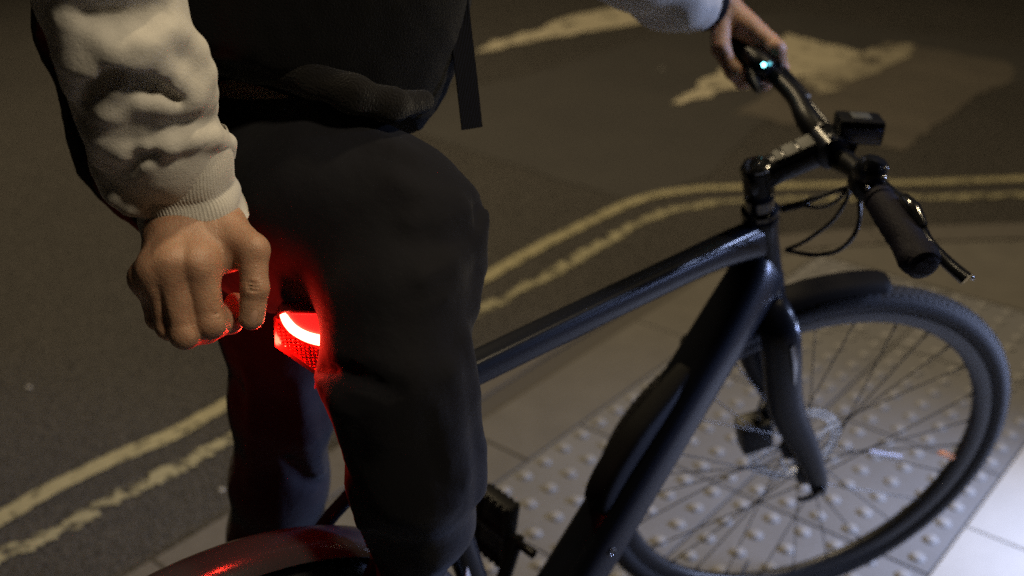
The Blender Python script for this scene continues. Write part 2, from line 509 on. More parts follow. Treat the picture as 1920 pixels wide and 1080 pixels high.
def prism(name, poly, z0, z1, material, parent, bev=.003):
    c = np.mean(poly, axis=0)
    inner = [c + (p - c) * (1 - bev / max(np.linalg.norm(p - c), .01)) for p in poly]
    n = len(poly)
    V = [(*p, z0) for p in poly] + [(*p, z1 - bev * .7) for p in poly] + [(*p, z1) for p in inner]
    F = []
    for i in range(n):
        j = (i + 1) % n
        F += [(i, j, n + j, n + i), (n + i, n + j, 2 * n + j, 2 * n + i)]
    F.append([2 * n + i for i in range(n)])
    o = mesh_obj(name, V, F, material, parent, smooth=False)
    return o


KERBW = .125
acc = 0; last = KD[0]
# kerb stones cut from the kerb line
kerb = thing('kerb', 'dropped granite kerb curving round the paved corner', 'kerb', Matrix.Translation((-.79, 0, 0)))
PTS = []
for i in range(len(KD) - 1):
    a, b = KD[i], KD[i + 1]; m = max(1, int(np.linalg.norm(b - a) / .05))
    for j in range(m): PTS.append(a + (b - a) * j / m)
PTS = [p for p in PTS if -2.6 < p[1] < 4.6]
seg = []; length = 0
for i in range(1, len(PTS)):
    if not seg: seg = [PTS[i - 1]]
    seg.append(PTS[i]); length += np.linalg.norm(PTS[i] - PTS[i - 1])
    if length > .6:
        T = [seg[min(k + 1, len(seg) - 1)] - seg[max(k - 1, 0)] for k in range(len(seg))]
        Nn = [np.array([t[1], -t[0]]) / np.linalg.norm(t) for t in T]
        s2 = [p.copy() for p in seg]; s2[0] = s2[0] + (seg[1] - seg[0]) / np.linalg.norm(seg[1] - seg[0]) * .004
        outer = s2; inner = [s2[k] + Nn[k] * (KERBW - .005) for k in range(len(seg))]
        o = prism('kerb_stone', outer + inner[::-1], -.05, .002 + random.uniform(-.001, .001), KERB, None, .004)
        o.parent = kerb; o.matrix_parent_inverse = kerb.matrix_world.inverted()
        seg = []; length = 0

# tactile slabs: 400 mm with 6 x 6 blisters at 66.7 mm
PITCH = .0667


def tactile_mesh():
    mb = MB(); hs = PITCH * 3 - .0022; z1 = .001
    bm = bmesh.new()
    mb.box((0, 0, -.022), (hs, hs, .022 + z1), bev=.002)
    prof = [(.0085, .001), (.0083, .005), (.0073, .0088), (.0052, .0118), (.0022, .0140), (-.001, .0150)]
    for i in range(6):
        for j in range(6):
            mb.lathe(prof[::-1], ((i - 2.5) * PITCH, (j - 2.5) * PITCH, z1), (0, 0, 1), n=14, m=1)
    return mb


WORN_LIT = mat('worn_lit_blister_tops', (.155, .154, .160), .75, spec=.3, var=(60, .6, (.25, .248, .252)), bump=[('noise', 300, .0008)])  # paler domes: wear, and the light on the blisters put into the colour
TM = tactile_mesh().build('tactile_slab', TACT, pav, mats=[TACT, WORN_LIT], auto=50)
first = True
for ci, x0 in enumerate((-.23345, .16675)):
    for rj in range(-4, 4):
        y0 = .03335 + rj * .4002
        if first: o = TM; first = False
        else:
            o = TM.copy(); COL.objects.link(o)
        o.parent = pav
        o.location = (x0, y0, random.uniform(-.0008, .0008)); o.rotation_euler = (random.uniform(-.003, .003), random.uniform(-.003, .003), math.pi / 2 * random.randrange(4))
rows = []


def plain(x0, x1, ys, material, near=.004):
    for a, b in zip(ys[:-1], ys[1:]):
        g = near / 2
        poly = clip([np.array(p, float) for p in ((x0 + g, a + g), (x1 - g, a + g), (x1 - g, b - g), (x0 + g, b - g))], KERBW + .003)
        if len(poly) > 2 and (max(p[0] for p in poly) - min(p[0] for p in poly)) > .03:
            prism('paving_slab', poly, -.03, .001 + random.uniform(-.0012, .0012), material, pav, .0025)


plain(-.90, -.4335, [-1.98, -1.30, -.635, .05, .737, 1.42, 2.0], CONC)
plain(-.4335, .3669, [1.434, 1.9, 2.36, 2.9], CONC)
plain(-.4335, .3669, [-2.4, -1.97, -1.568], CONC)
for xa in np.arange(.3669, 3.2, .60):
    off = .42 if int(round((xa - .3669) / .6)) % 2 == 0 else .12
    plain(xa, xa + .60, [off - 1.8, off - 1.2, off - .6, off, off + .6, off + 1.2, off + 1.8, off + 2.4, off + 3.0], CONC2)
# small things lying on the road
for k, (u, v, r) in enumerate(((55, 728, .007), (416, 920, .006), (1240, 130, .008))):
    g_ = ground(u, v, ZR)
    bm = bmesh.new(); bmesh.ops.create_icosphere(bm, subdivisions=2, radius=r)
    for v_ in bm.verts: v_.co = Vector((v_.co.x * random.uniform(.8, 1.3), v_.co.y, v_.co.z * .5)) + Vector((g_[0], g_[1], ZR + r * .35))
    me = bpy.data.meshes.new('pebble'); bm.to_mesh(me); bm.free(); me.materials.append(CONC2)
    o = bpy.data.objects.new('pebble', me); COL.objects.link(o)
    tag(o, ('pale pebble on the asphalt at the far left', 'pale pebble beside the broken yellow line, left of the trouser leg', 'pale pebble on the road above the bicycle')[k], 'pebble')

# ------------------------------------------------------------------ the bicycle
BM = Matrix.Translation(Vector(BIKE_POS)) @ Matrix.Rotation(PSI, 4, 'Z') @ Matrix.Rotation(LEAN, 4, 'X')
bike = thing('bicycle', 'dark blue-black city bicycle with mudguards held astride by the rider', 'bicycle', BM)
A = np.array
U = A([-.31350955, 0, .94958505]); NF = A([.94958505, 0, .31350955])
HUB = A([1.05430861, 0, .34834379]); CROWN = A([.89139281, 0, .69851527]); HTOP = A([.84767531, 0, .83093065]); STEMC = A([.82962626, 0, .88559919])
BB = A([.4275, 0, .2813]); RH = A([0, 0, .3483]); STEER = -.5471995883984362
SU = A([-math.cos(R_(73)), 0, math.sin(R_(73))])
K_ = A([[0, -U[2], U[1]], [U[2], 0, -U[0]], [-U[1], U[0], 0]])
RS = np.eye(3) + math.sin(STEER) * K_ + (1 - math.cos(STEER)) * K_ @ K_


def st(p): return RS @ (A(p, dtype=float) - CROWN) + CROWN


def sv(v): return RS @ A(v, dtype=float)


# --- frame
SC = BB + SU * .535          # seat cluster
fr = MB()
dt0 = CROWN + U * .052; DTD = (dt0 - BB) / np.linalg.norm(dt0 - BB)
fr.sweep([BB - DTD * .0, BB + DTD * .10, BB + DTD * .30, dt0 - DTD * .12, dt0 - DTD * .03, dt0 + U * .004], [(.036, .037), (.036, .0385), (.035, .0385), (.033, .0385), (.029, .044), (.022, .046)], n=28, up=(-DTD[2], 0, DTD[0]), ex=2.9, sub=5)
tt1 = HTOP - U * .030; TTD = (SC - tt1) / np.linalg.norm(SC - tt1)
fr.sweep([tt1 - TTD * .005 - U * .012, tt1 + TTD * .06 - U * .004, tt1 + TTD * .16, SC - TTD * .10, SC], [(.018, .029), (.0175, .022), (.0165, .0180), (.0160, .0160), (.015, .0145)], n=24, up=(0, 0, 1), ex=3.4, sub=5)
fr.sweep([BB, BB + SU * .1, SC - SU * .02, SC + SU * .035], [(.020, .022), (.0175, .0185), (.0168, .0168), (.0168, .0168)], n=24, up=(1, 0, 0), sub=3)
fr.lathe([(-.002, .0225), (.004, .0265), (.020, .0262), (.050, .0238), (.10, .0222), (.122, .0230), (.130, .0242), (.1345, .0236)], CROWN, U, n=32)
fr.lathe([(-.037, .019), (-.036, .0225), (.036, .0225), (.037, .019)], BB, (0, 1, 0), n=28)
for s_ in (-1, 1):
    fr.sweep([BB + A([-.01, s_ * .022, 0]), BB + A([-.10, s_ * .040, .014]), RH + A([.10, s_ * .060, -.008]), RH + A([.012, s_ * .068, -.004])], [(.010, .014), (.009, .012), (.0085, .010), (.007, .010)], n=14, sub=4)
    fr.sweep([SC - SU * .055 + A([0, s_ * .014, 0]), RH + (SC - RH) * .62 + A([0, s_ * .048, .0]), RH + (SC - RH) * .2 + A([0, s_ * .063, 0]), RH + A([.004, s_ * .067, .010])], [.0085, .0078, .0075, .0075], n=12, up=(1, 0, 0), sub=4)
    fr.box(RH + A([.002, s_ * .067, .0]), (.018, .0035, .016), bev=.002)
frame = fr.build('frame', FRAME, bike)
# welded-on cover on the down tube and its bolts
dn = A([-DTD[2], 0, DTD[0]])
cv = MB()
cA, cB = BB + DTD * .255, BB + DTD * .475
cv.sweep([cA + dn * .030, cA + DTD * .010 + dn * .048, cA + DTD * .04 + dn * .055, cA + DTD * .10 + dn * .053, cB - DTD * .05 + dn * .040, cB + dn * .030], [(.014, .006), (.019, .015), (.020, .018), (.020, .018), (.018, .012), (.012, .006)], n=20, up=dn, ex=3.2, sub=4)
cv.build('battery_cover', COVERM, frame)
for q in (.135, .215):
    b_ = MB(); b_.lathe([(0, .0058), (.0016, .0056), (.0022, .004), (.0012, .0030), (.0006, .0)], BB + DTD * q + A([0, -.0352, 0]) + dn * .010, (0, -1, 0), n=16)
    b_.build('bolt', GLOSS, frame)
# white print low on the seat tube
stc = BB + SU * .262; fwd_t = A([SU[2], 0, -SU[0]])
for pts in (((-.0135, .000), (-.004, -.028), (-.0005, -.028), (-.006, .022)), ((-.0045, .022), (.0005, -.010), (.0040, -.028), (.0005, .004))):
    T = [stc + fwd_t * a + SU * b + A([0, -.0172 + abs(a) * .25, 0]) for a, b in pts]
    m = MB(); n = len(T); m.add(T + [p + A([0, .0014, 0]) for p in T], [list(range(n)), [n + i for i in reversed(range(n))]] + [(i, n + i, n + (i + 1) % n, (i + 1) % n) for i in range(n)])
    m.build('white_print', WHITEDEC, frame)
# head set rings, spacers
hs0 = None
for nm_, prf, c_ in (('headset', [(-.001, .021), (0, .0262), (.003, .0275), (.006, .0262), (.008, .022)], CROWN - U * .009),
                     ('bearing_cover', [(0, .0235), (.001, .0252), (.006, .0248), (.010, .0205), (.0108, .0190)], HTOP + U * .0005),
                     ('spacer', [(.0115, .0185), (.012, .0195), (.0265, .0195), (.027, .0185)], HTOP)):
    m = MB(); m.lathe(prf, c_, U, n=32); o = m.build(nm_, GLOSS, hs0 or bike); hs0 = hs0 or o
# seat post, saddle
seat_top = BB + SU * .69
sp = MB(); sp.lathe([(0, .0158), (.10, .0136), (.145, .0136)], SC + SU * .02, SU, n=24)
sp.lathe([(0, .019), (.001, .0205), (.016, .0205), (.017, .019)], SC + SU * .030, SU, n=24)
sp.build('seatpost', BLACK, bike)
sd = MB()
prof = [(.184, .030, .968), (.194, .038, .972), (.215, .038, .973), (.25, .032, .972), (.28, .024, .970), (.315, .018, .968), (.33, .009, .963)]
V = []; F = []; n = 20
for x, w, z in prof:
    for j in range(n):
        a = 2 * math.pi * j / n; ca, sa = math.cos(a), math.sin(a)
        V.append((x, w * math.copysign(abs(ca) ** .8, ca), z + (.012 if sa > 0 else .022) * sa - .006 * (abs(ca) ** 3)))
for i in range(len(prof) - 1):
    for j in range(n): F.append((i * n + j, (i + 1) * n + j, (i + 1) * n + (j + 1) % n, i * n + (j + 1) % n))
F += [list(range(n)), [(len(prof) - 1) * n + j for j in range(n)]]
sd.add(V, F)
saddle = sd.build('saddle', SADDLEM, bike)
rl = MB()
for s_ in (-1, 1):
    rl.sweep([A([.196, s_ * .022, .956]), A([.206, s_ * .020, .940]), A([.22, s_ * .020, .936]), A([.27, s_ * .018, .938]), A([.30, s_ * .012, .955])], .0035, n=8, sub=3)
rl.box((.222, 0, .938), (.018, .026, .009), bev=.003)
rl.build('rail', STEEL, saddle)


# --- wheels
def wheel(name, matrix, nsp, rotor_r, hubw, label=None):
    w = thing(name, matrix=None, parent=bike); w.matrix_local = matrix
    if label: w['label'] = label
    R0 = .3483 - .0195
    pr = []
    for k in range(24):
        a = 2 * math.pi * k / 24
        rr = .0195 * (1.0 + (.012 if abs(math.sin(a)) < .55 and math.cos(a) > 0 and k % 2 == 0 else 0))
        pr.append((rr * math.sin(a), R0 + rr * math.cos(a)))
    ty = MB(); ty.lathe(pr, n=180, closed=True)
    # tread blocks
    for k in range(150):
        a = 2 * math.pi * k / 150
        for s_, off in ((-1, 0), (-.5, .5), (0, 0), (.5, .5), (1, 0)):
            b = a + off * 2 * math.pi / 150
            ph = s_ * .62; rad = R0 + .0197 * math.cos(ph)
            er = A([math.cos(b), 0, math.sin(b)]); et = A([-math.sin(b), 0, math.cos(b)]); ey = A([0, 1.0, 0])
            nn = er * math.cos(ph) + ey * math.sin(ph); tt = np.cross(et, nn)
            c = er * R0 + nn * .0198
            h = (.0036, .0030, .0007)
            vs = [c + et * x * h[0] + tt * y * h[1] + nn * z * h[2] for z in (-1, 1) for x, y in ((-1, -1), (1, -1), (1, 1), (-1, 1))]
            ty.add(vs, [(4, 5, 6, 7), (0, 1, 5, 4), (1, 2, 6, 5), (2, 3, 7, 6), (3, 0, 4, 7)])
    ty.build('tyre', RUBBER, w)
    rm = MB()
    rm.lathe([(-.0125, .3135), (-.0135, .3125), (-.0130, .3040), (-.0125, .2990), (-.0085, .2915), (-.0035, .2885), (.0035, .2885), (.0085, .2915), (.0125, .2990), (.0130, .3040), (.0135, .3125), (.0125, .3135), (.010, .308), (-.010, .308)], n=160, closed=True)
    rim = rm.build('rim', RIMM, w)
    vv = MB(); va = R_(-97)
    vd = A([math.cos(va), 0, math.sin(va)])
    vv.lathe([(-.001, .0033), (.030, .0032), (.031, .0022), (.040, .0022), (.041, .0012)], vd * .2895, -vd, n=10)
    vv.build('valve', STEEL, w)
    hb = MB(); hw = hubw / 2
    hb.lathe([(-hw, .010), (-hw + .006, .0125), (-hw + .010, .013), (-.032, .0145), (-.030, .0255), (-.027, .0255), (-.024, .016), (0, .0135), (.022, .016), (.025, .0265), (.028, .0265), (.031, .017), (hw - .010, .014), (hw - .006, .0125), (hw, .010)], n=36)
    hb.build('hub', BLACK, w)
    # spokes: four families, each one mesh rotated round the axle
    per = nsp // 4
    for fam in range(4):
        side = 1 if fam < 2 else -1; dr = 1 if fam % 2 else -1
        ha = dr * 2.3 * 2 * math.pi / nsp * 2.0
        yf = side * (.0265 + .001 * dr)
        p0 = A([.022 * math.cos(ha), yf, .022 * math.sin(ha)]); p1 = A([.2905, side * .003, 0])
        m = MB(); m.sweep([p0, p1], .00105, n=6, up=(0, 1, .01))
        m.sweep([p1 * .955 + p0 * .045, p1], .0019, n=8, up=(0, 1, .01))
        so = m.build('spoke', SPOKEM, w)
        for k in range(per):
            o = so if k == 0 else so.copy()
            if k: COL.objects.link(o); o.parent = w
            ang = 2 * math.pi * k / per + {0: 0, 1: 1, 2: 2, 3: 3}[fam] * 2 * math.pi / nsp
            o.matrix_local = Matrix.Rotation(ang, 4, 'Y')
    # brake rotor
    if rotor_r:
        ro = MB(); y = .0355; th = .0009
        def ring(r0, r1, n=72):
            ro.lathe([(y - th, r0), (y - th, r1), (y + th, r1), (y + th, r0)], n=n, closed=True)
        ring(rotor_r - .0065, rotor_r); ring(rotor_r - .0170, rotor_r - .0095); ring(.018, .026, 36)
        for k in range(36):
            a = 2 * math.pi * k / 36; b = a + .09
            for r0, r1, aa, bb_, wd in ((rotor_r - .013, rotor_r - .003, a, b, .0016),):
                q0 = A([r0 * math.cos(aa), y, r0 * math.sin(aa)]); q1 = A([r1 * math.cos(bb_), y, r1 * math.sin(bb_)])
                ro.sweep([q0, q1], [(wd, th)] * 2, n=4, up=(0, 1, 0), ex=8)
        for k in range(6):
            a = 2 * math.pi * k / 6
            pts = [A([r * math.cos(a + t), y, r * math.sin(a + t)]) for r, t in ((.025, 0), (.042, .25), (rotor_r - .0145, .62))]
            ro.sweep(pts, [(.004, th)] * 3, n=4, up=(0, 1, 0), ex=8, sub=3)
        ro.build('brake_rotor', ROTORM, w)
    return w


Rs4 = Matrix([list(r) + [0] for r in RS.tolist()] + [[0, 0, 0, 1]])
HUBW = st(HUB)
fw = wheel('front_wheel', Matrix.Translation(HUBW) @ Rs4, 28, .080, .100)
rw = wheel('rear_wheel', Matrix.Translation(RH), 28, .080, .134)
for ang, mt, rr_, nm in ((13, REFL_O, .235, 'amber_reflector'), (12, REFL_W, .165, 'clear_reflector')):
    pass


# spoke-mounted reflector strips
def wheel_pt(u, v, y=0.0):
    """point of the front wheel's mid plane seen at (u, v), in wheel coordinates"""
    Wm = BM @ Matrix.Translation(HUBW) @ Rs4; Wi = Wm.inverted()
    o_ = Wi @ Vector(CAM_POS); d_ = Wi.to_3x3() @ Vector(at(u, v, 1) - CAM_POS)
    t = (y - o_.y) / d_.y
    return A(o_ + d_ * t)


for (a_, b_, w_, mt, lb) in (((1762, 848), (1787, 858), .0045, REFL_O, 'amber reflector strip clipped to a spoke near the rim'), ((1630, 846), (1690, 856), .0028, REFL_W, 'pale reflector strip clipped to a spoke near the hub')):
    p, q = wheel_pt(*a_, -.006), wheel_pt(*b_, -.006)
    m = MB(); m.sweep([p, q], [(w_, .0022)] * 2, n=12, up=(0, 1, 0), ex=4); o = m.build('spoke_reflector', mt, fw); o['label'] = lb

# --- fork
fk = MB()
fk.lathe([(-.001, .0255), (-.010, .0260), (-.022, .0245), (-.030, .018)], CROWN - U * .008, U, n=28)
for s_ in (-1, 1):
    side = A([0, s_ * 1.0, 0])
    pts = [CROWN - U * .010 + side * .006, CROWN - U * .022 + side * .034, CROWN - U * .055 + side * .050, CROWN - U * .18 + side * .055, HUB + U * .10 - NF * .018 + side * .0575, HUB + U * .025 - NF * .002 + side * .0575, HUB - U * .010 + side * .0565]
    rad = [(.017, .024), (.0165, .0265), (.0155, .0285), (.0140, .0265), (.0120, .0205), (.0105, .0165), (.0085, .0125)]
    fk.sweep([st(p) for p in pts], [(b, a) for b, a in rad], n=20, up=sv(NF), ex=2.3, sub=5)
fork = fk.build('fork', FRAME, bike)
for s_ in (-1, 1):
    ax_ = MB(); ax_.lathe([(0, .0095), (.004, .0095), (.006, .0075), (.007, .003), (.005, .0)], st(HUB + A([0, s_ * .0655, 0])), sv((0, s_, 0)), n=18); ax_.build('axle_cap', GLOSS, fork)
lv = MB(); lv.sweep([st(HUB + A([0, -.067, 0])), st(HUB + A([0, -.070, 0]) - NF * .02 - U * .004), st(HUB + A([0, -.066, 0]) - NF * .040 - U * .004)], [(.006, .005), (.006, .0045), (.005, .003)], n=10, up=(0, 1, 0), sub=3)
lv.build('axle_lever', GLOSS, fork)
# gloss insert on the near fork blade
gi = MB(); gi.sweep([st(CROWN - U * .050 + A([0, -.0655, 0]) + NF * .010), st(CROWN - U * .085 + A([0, -.0668, 0]) + NF * .012), st(CROWN - U * .125 + A([0, -.0665, 0]) + NF * .010)], [(.005, .0012), (.006, .0014), (.002, .001)], n=10, up=(0, 1, 0), sub=3)
gi.build('mudguard_eyelet_cover', GLOSS, fork)
# brake caliper and hose on the far blade
cl_ = MB()
cc = HUB + A([0, .042, 0]) - NF * .060 + U * .052
cl_.box(st(cc - NF * .004), (.030, .019, .026), [sv(U), sv((0, 1, 0)), sv(NF)], bev=.006)
cl_.lathe([(-.012, .010), (-.010, .0135), (.010, .0135), (.012, .010)], st(cc - U * .004), sv((0, 1, 0)), n=20)
cl_.box(st(cc + NF * .022 + U * .010 + A([0, .008, 0])), (.034, .006, .010), [sv(U), sv((0, 1, 0)), sv(NF)], bev=.003)
cl_.lathe([(0, .006), (.014, .006), (.016, .004)], st(cc + U * .022 - A([0, .004, 0])), sv(U), n=12)
cl_.build('brake_caliper', BLACK, fork)
bh = MB(); bh.sweep([st(cc + U * .03), st(HUB + U * .16 + A([0, .046, 0]) - NF * .034), st(HUB + U * .24 + A([0, .040, 0]) - NF * .040), st(CROWN - U * .055 + A([0, .030, 0]) - NF * .015)], .0025, n=8, sub=5)
bh.build('brake_hose', CABLEM, fork)


# --- mudguards
def guard(name, centre, r, a0, a1, w, steer, front_plain=True):
    V = []; F = []; NA = 48; sec = []
    m = 12
    for j in range(m + 1):
        t = -1 + 2 * j / m; sec.append((t * w, r - .0115 * abs(t) ** 3.2 * (1 if abs(t) < 1 else 1.0)))
    for j in range(m + 1):
        t = 1 - 2 * j / m; sec.append((t * w * .93, r - .0018 - .0115 * abs(t) ** 3.2))
    k = len(sec)
    for i in range(NA + 1):
        a = R_(a0 + (a1 - a0) * i / NA)
        e = min(1, min(i, NA - i) / 1.5 + .82)
        for y, q in sec:
            p = centre + A([q * math.cos(a), y * e, q * math.sin(a)])
            V.append(st(p) if steer else p)
    for i in range(NA):
        for j in range(k): F.append((i * k + j, (i + 1) * k + j, (i + 1) * k + (j + 1) % k, i * k + (j + 1) % k))
    F += [list(range(k)), [NA * k + j for j in reversed(range(k))]]
    mb = MB(); mb.add(V, F)
    return mb.build(name, COVERM if steer else GLOSSM, bike)


GLOSSM = mat('mudguard_black', (.030, .030, .034), .24, spec=.6, coat=.3, bump=[('noise', 300, .0002)])
fg = guard('front_mudguard', HUB, .370, 87, 136, .027, True)
rg = guard('rear_mudguard', RH, .373, 22, 176, .0285, False)
for s_ in (-1, 1):
    m = MB(); m.sweep([RH + A([-.01, s_ * .072, .01]), RH + A([-.20, s_ * .045, .22]), RH + A([-.27, s_ * .028, .245])], .0022, n=8, sub=3); m.build('stay', SPOKEM, rg)
m = MB(); m.sweep([st(CROWN - U * .035 + NF * .01), st(CROWN - U * .040 + NF * .045), st(HUB + A([.366 * math.cos(R_(106)), 0, .366 * math.sin(R_(106))]))], [(.010, .003)] * 3, n=10, up=(0, 0, 1), sub=3); m.build('bracket', BLACK, fg)

# --- cranks and pedals
CA = R_(64)
cr = MB()
cd = A([math.cos(CA), 0, math.sin(CA)])
for s_, g_ in ((1, 1), (-1, -1)):
    cr.sweep([BB + A([0, s_ * .060, 0]), BB + cd * g_ * .09 + A([0, s_ * .066, 0]), BB + cd * g_ * .172 + A([0, s_ * .072, 0])], [(.0075, .016), (.007, .0125), (.0075, .0125)], n=14, up=(-cd[2], 0, cd[0]), ex=2.6, sub=3)
cr.lathe([(-.075, .012), (.075, .012)], BB, n=20)
crank = cr.build('crankset', BLACK, bike)
ch = MB(); ch.lathe([(-.0475, .078), (-.0475, .090), (-.0450, .092), (-.0425, .090), (-.0425, .078)], BB, n=60, closed=True)
for k in range(5):
    a = 2 * math.pi * k / 5; ch.sweep([BB + A([0, -.045, 0]), BB + A([.08 * math.cos(a), -.045, .08 * math.sin(a)])], [(.007, .002)] * 2, n=8, up=(0, 1, 0))
ch.build('chainring', BLACK, crank)
for s_, g_ in ((1, 1), (-1, -1)):
    pc = BB + cd * g_ * .165 + A([0, s_ * .112, 0])
    pa = A([0, 1.0, 0]); ti = R_(84 if s_ > 0 else 0); e1 = A([math.cos(ti), 0, math.sin(ti)]); e2 = A([-math.sin(ti), 0, math.cos(ti)])
    pd = MB(); AX = [e1, pa, e2]
    for t in (-1, 1):
        pd.box(pc + e1 * t * .043, (.0055, .030, .0105), AX, bev=.002)
        pd.box(pc + pa * t * .027, (.046, .0045, .0105), AX, bev=.002)
        for k in range(5): pd.box(pc + e1 * t * .043 + pa * (-.024 + .012 * k) , (.0035, .003, .0145), AX, bev=.001)
    pd.box(pc, (.040, .026, .0080), AX, bev=.003)
    pd.lathe([(-.075, .006), (-.030, .006), (-.029, .0115), (.029, .0115), (.030, .009)] if s_ > 0 else [(-.030, .009), (-.029, .0115), (.029, .0115), (.030, .006), (.075, .006)], pc, pa, n=18)
    po = pd.build('pedal', BLACK, crank)
    for t in (-1,):
        pr_ = MB(); pr_.box(pc + e1 * t * .0495, (.0012, .016, .0045), AX, bev=.0005); pr_.build('reflector', REFL_O, po)

# --- handlebar, stem
CLAMP = A([.91081996, 0, .93048139])
SD_ = (CLAMP - STEMC) / np.linalg.norm(CLAMP - STEMC); SN = np.cross(SD_, A([0, -1.0, 0])); SN = SN if SN[2] > 0 else -SN
sm = MB()
sm.lathe([(-.021, .0180), (-.020, .0198), (.014, .0198), (.016, .0180)], st(STEMC), sv(U), n=28)
sm.sweep([st(STEMC - SD_ * .016), st(STEMC + SD_ * .03), st(CLAMP - SD_ * .018)], [(.0190, .0185), (.0180, .0170), (.0190, .0190)], n=24, up=sv(SN), ex=3, sub=4)
sm.lathe([(-.023, .019), (-.022, .0215), (.022, .0215), (.023, .019)], st(CLAMP), sv((0, 1, 0)), n=28)
stem = sm.build('stem', FRAME, bike)
tc_ = MB(); tc_.lathe([(0, .0185), (.003, .0190), (.005, .0165), (.0060, .008), (.0045, .0)], st(STEMC + U * .016), sv(U), n=26)
tc_.build('top_cap', GLOSS, stem)
for d0, d1, w_ in ((.026, .036, .010), (.039, .056, .0115), (.059, .078, .0115)):
    m = MB(); c = (d0 + d1) / 2
    m.box(st(STEMC + SD_ * c + SN * .0186), ((d1 - d0) / 2, w_, .0013), [sv(SD_), sv((0, 1, 0)), sv(SN)], bev=.0008); m.build('stem_label', GREYDEC, stem)
for y in (-.014, .014):
    m = MB(); m.lathe([(0, .004), (.003, .004), (.0035, .002)], st(CLAMP + SN * .0205 + A([0, y, 0]) + SD_ * .004), sv(SN), n=12); m.build('bolt', SPOKEM, stem)
BL = [A([.9108, .0, .9305]), A([.9108, .03, .9305]), A([.9075, .09, .9406]), A([.8957, .1416, .9473]), A([.886, .2816, .9473])]
# bar points re-read from the photograph, bicycle coordinates after steering
def bpt(u, v, dep): return wb(at(u, v, dep))
barL = [st(CLAMP), bpt(1515, 226, 1.405), bpt(1494, 186, 1.44), bpt(1462, 152, 1.475), bpt(1425, 122, 1.51), bpt(1374, 70, 1.575)]
barR = [st(CLAMP), bpt(1572, 297, 1.37), bpt(1602, 316, 1.33), bpt(1632, 350, 1.28), bpt(1660, 392, 1.235), bpt(1733, 500, 1.155)]
hbm = MB()
hbm.sweep(barL[::-1] + barR[1:], [.0112, .0112, .0115, .0125, .0155, .0158, .0155, .0128, .0115, .0112, .0112], n=20, sub=5, up=sv(U))
hbar = hbm.build('handlebar', BLACK, bike)


def grip(name, a, b, label):
    d = (b - a); L_ = np.linalg.norm(d); d /= L_
    m = MB()
    prof_ = [(0, .0145), (.002, .0178), (.008, .0178), (.0095, .0160)]
    k = 14
    for i in range(k):
        x = .012 + (L_ - .024) * i / (k - 1); prof_.append((x, .0172 + .0012 * math.sin(math.pi * i / (k - 1)) + (.0007 if i % 2 else 0)))
    prof_ += [(L_ - .006, .0185), (L_ - .002, .0178), (L_, .013), (L_ + .0015, .004)]
    m.lathe(prof_, a, d, n=28)
    o = m.build(name, GRIPM, hbar)
    if label: o['label'] = label
    # wing of the grip
    w = MB(); w.sweep([a + d * .03, a + d * .08, a + d * (L_ - .016), a + d * (L_ - .006), a + d * (L_ + .002)], [(.0160, .0165), (.0180, .0170), (.0225, .0175), (.0205, .0160), (.012, .010)], n=20, up=sv(U), ex=2.2, sub=5)
    w.build('palm_wing', GRIPM, o)
    return o


gR = grip('grip', bpt(1646, 370, 1.255), bpt(1733, 500, 1.155), None)
gL = grip('grip', bpt(1434, 130, 1.50), bpt(1369, 66, 1.58), None)
# ribs along the near grip
rb = MB()
p0, p1 = bpt(1672, 372, 1.243), bpt(1756, 484, 1.142)
for i in range(13):
    t = .12 + .80 * i / 12; c = p0 + (p1 - p0) * t
    bm_ = .0022
    rb.lathe([(-.003, .0006), (0, bm_), (.003, .0006)], c, p1 - p0, n=8)
rb.build('grip_rib', GRIPM, gR)

# right brake lever, clamp, bell, cables
RL = MB()
RL.lathe([(-.010, .0150), (-.009, .0185), (.009, .0185), (.010, .0150)], bpt(1622, 344, 1.292), barR[4] - barR[3], n=24)
RL.sweep([bpt(1622, 344, 1.285), bpt(1650, 350, 1.272), bpt(1690, 385, 1.235)], [(.012, .012), (.011, .010), (.008, .008)], n=16, sub=4)
RL.build('brake_clamp', BLACK, hbar)
BV = MB()
BV.sweep([bpt(1676, 372, 1.255), bpt(1700, 392, 1.24), bpt(1722, 425, 1.215), bpt(1742, 458, 1.195), bpt(1780, 496, 1.18), bpt(1813, 524, 1.17)], [(.010, .010), (.012, .0115), (.009, .007), (.0080, .0065), (.0095, .006), (.0100, .0070)], n=14, sub=5)
lever = BV.build('brake_lever', GLOSS, hbar)
m = MB(); m.lathe([(-.002, .0012), (0, .0028), (.002, .0012)], bpt(1824, 521, 1.163), (0, 1, 0), n=10); m.build('lever_tip', STEEL, lever)
SH = MB(); SH.sweep([bpt(1694, 372, 1.225), bpt(1712, 388, 1.205), bpt(1733, 424, 1.185)], [(.007, .006), (.0085, .0075), (.004, .004)], n=12, sub=4); SH.build('gear_shifter', GLOSS, hbar)
BE = MB(); BE.lathe([(-.016, .008), (-.0155, .0150), (-.006, .0195), (.003, .0195), (.011, .0165), (.016, .009), (.0175, .0)], bpt(1634, 318, 1.27), wb(at(1642, 300, 1.27)) - wb(at(1630, 330, 1.275)), n=30)
bell = BE.build('bell', GLOSS, hbar)
for (u, v, r, mt) in ((1661, 316, .0026, WHITEDEC), (1658, 334, .0030, WHITEDEC), (1626, 353, .0026, WHITEDEC)):
    m = MB(); m.lathe([(-.001, r * .6), (0, r), (.001, r * .6)], bpt(u, v, 1.248), -wb(at(960, 540, 1)) + wb(at(960, 540, .5)), n=10); m.build('bell_screw', STEEL, bell)

# front light unit
FL_c = bpt(1609, 240, 1.375)
fx = sv(NF); fy = sv((0, 1, 0)); fz = sv(U)
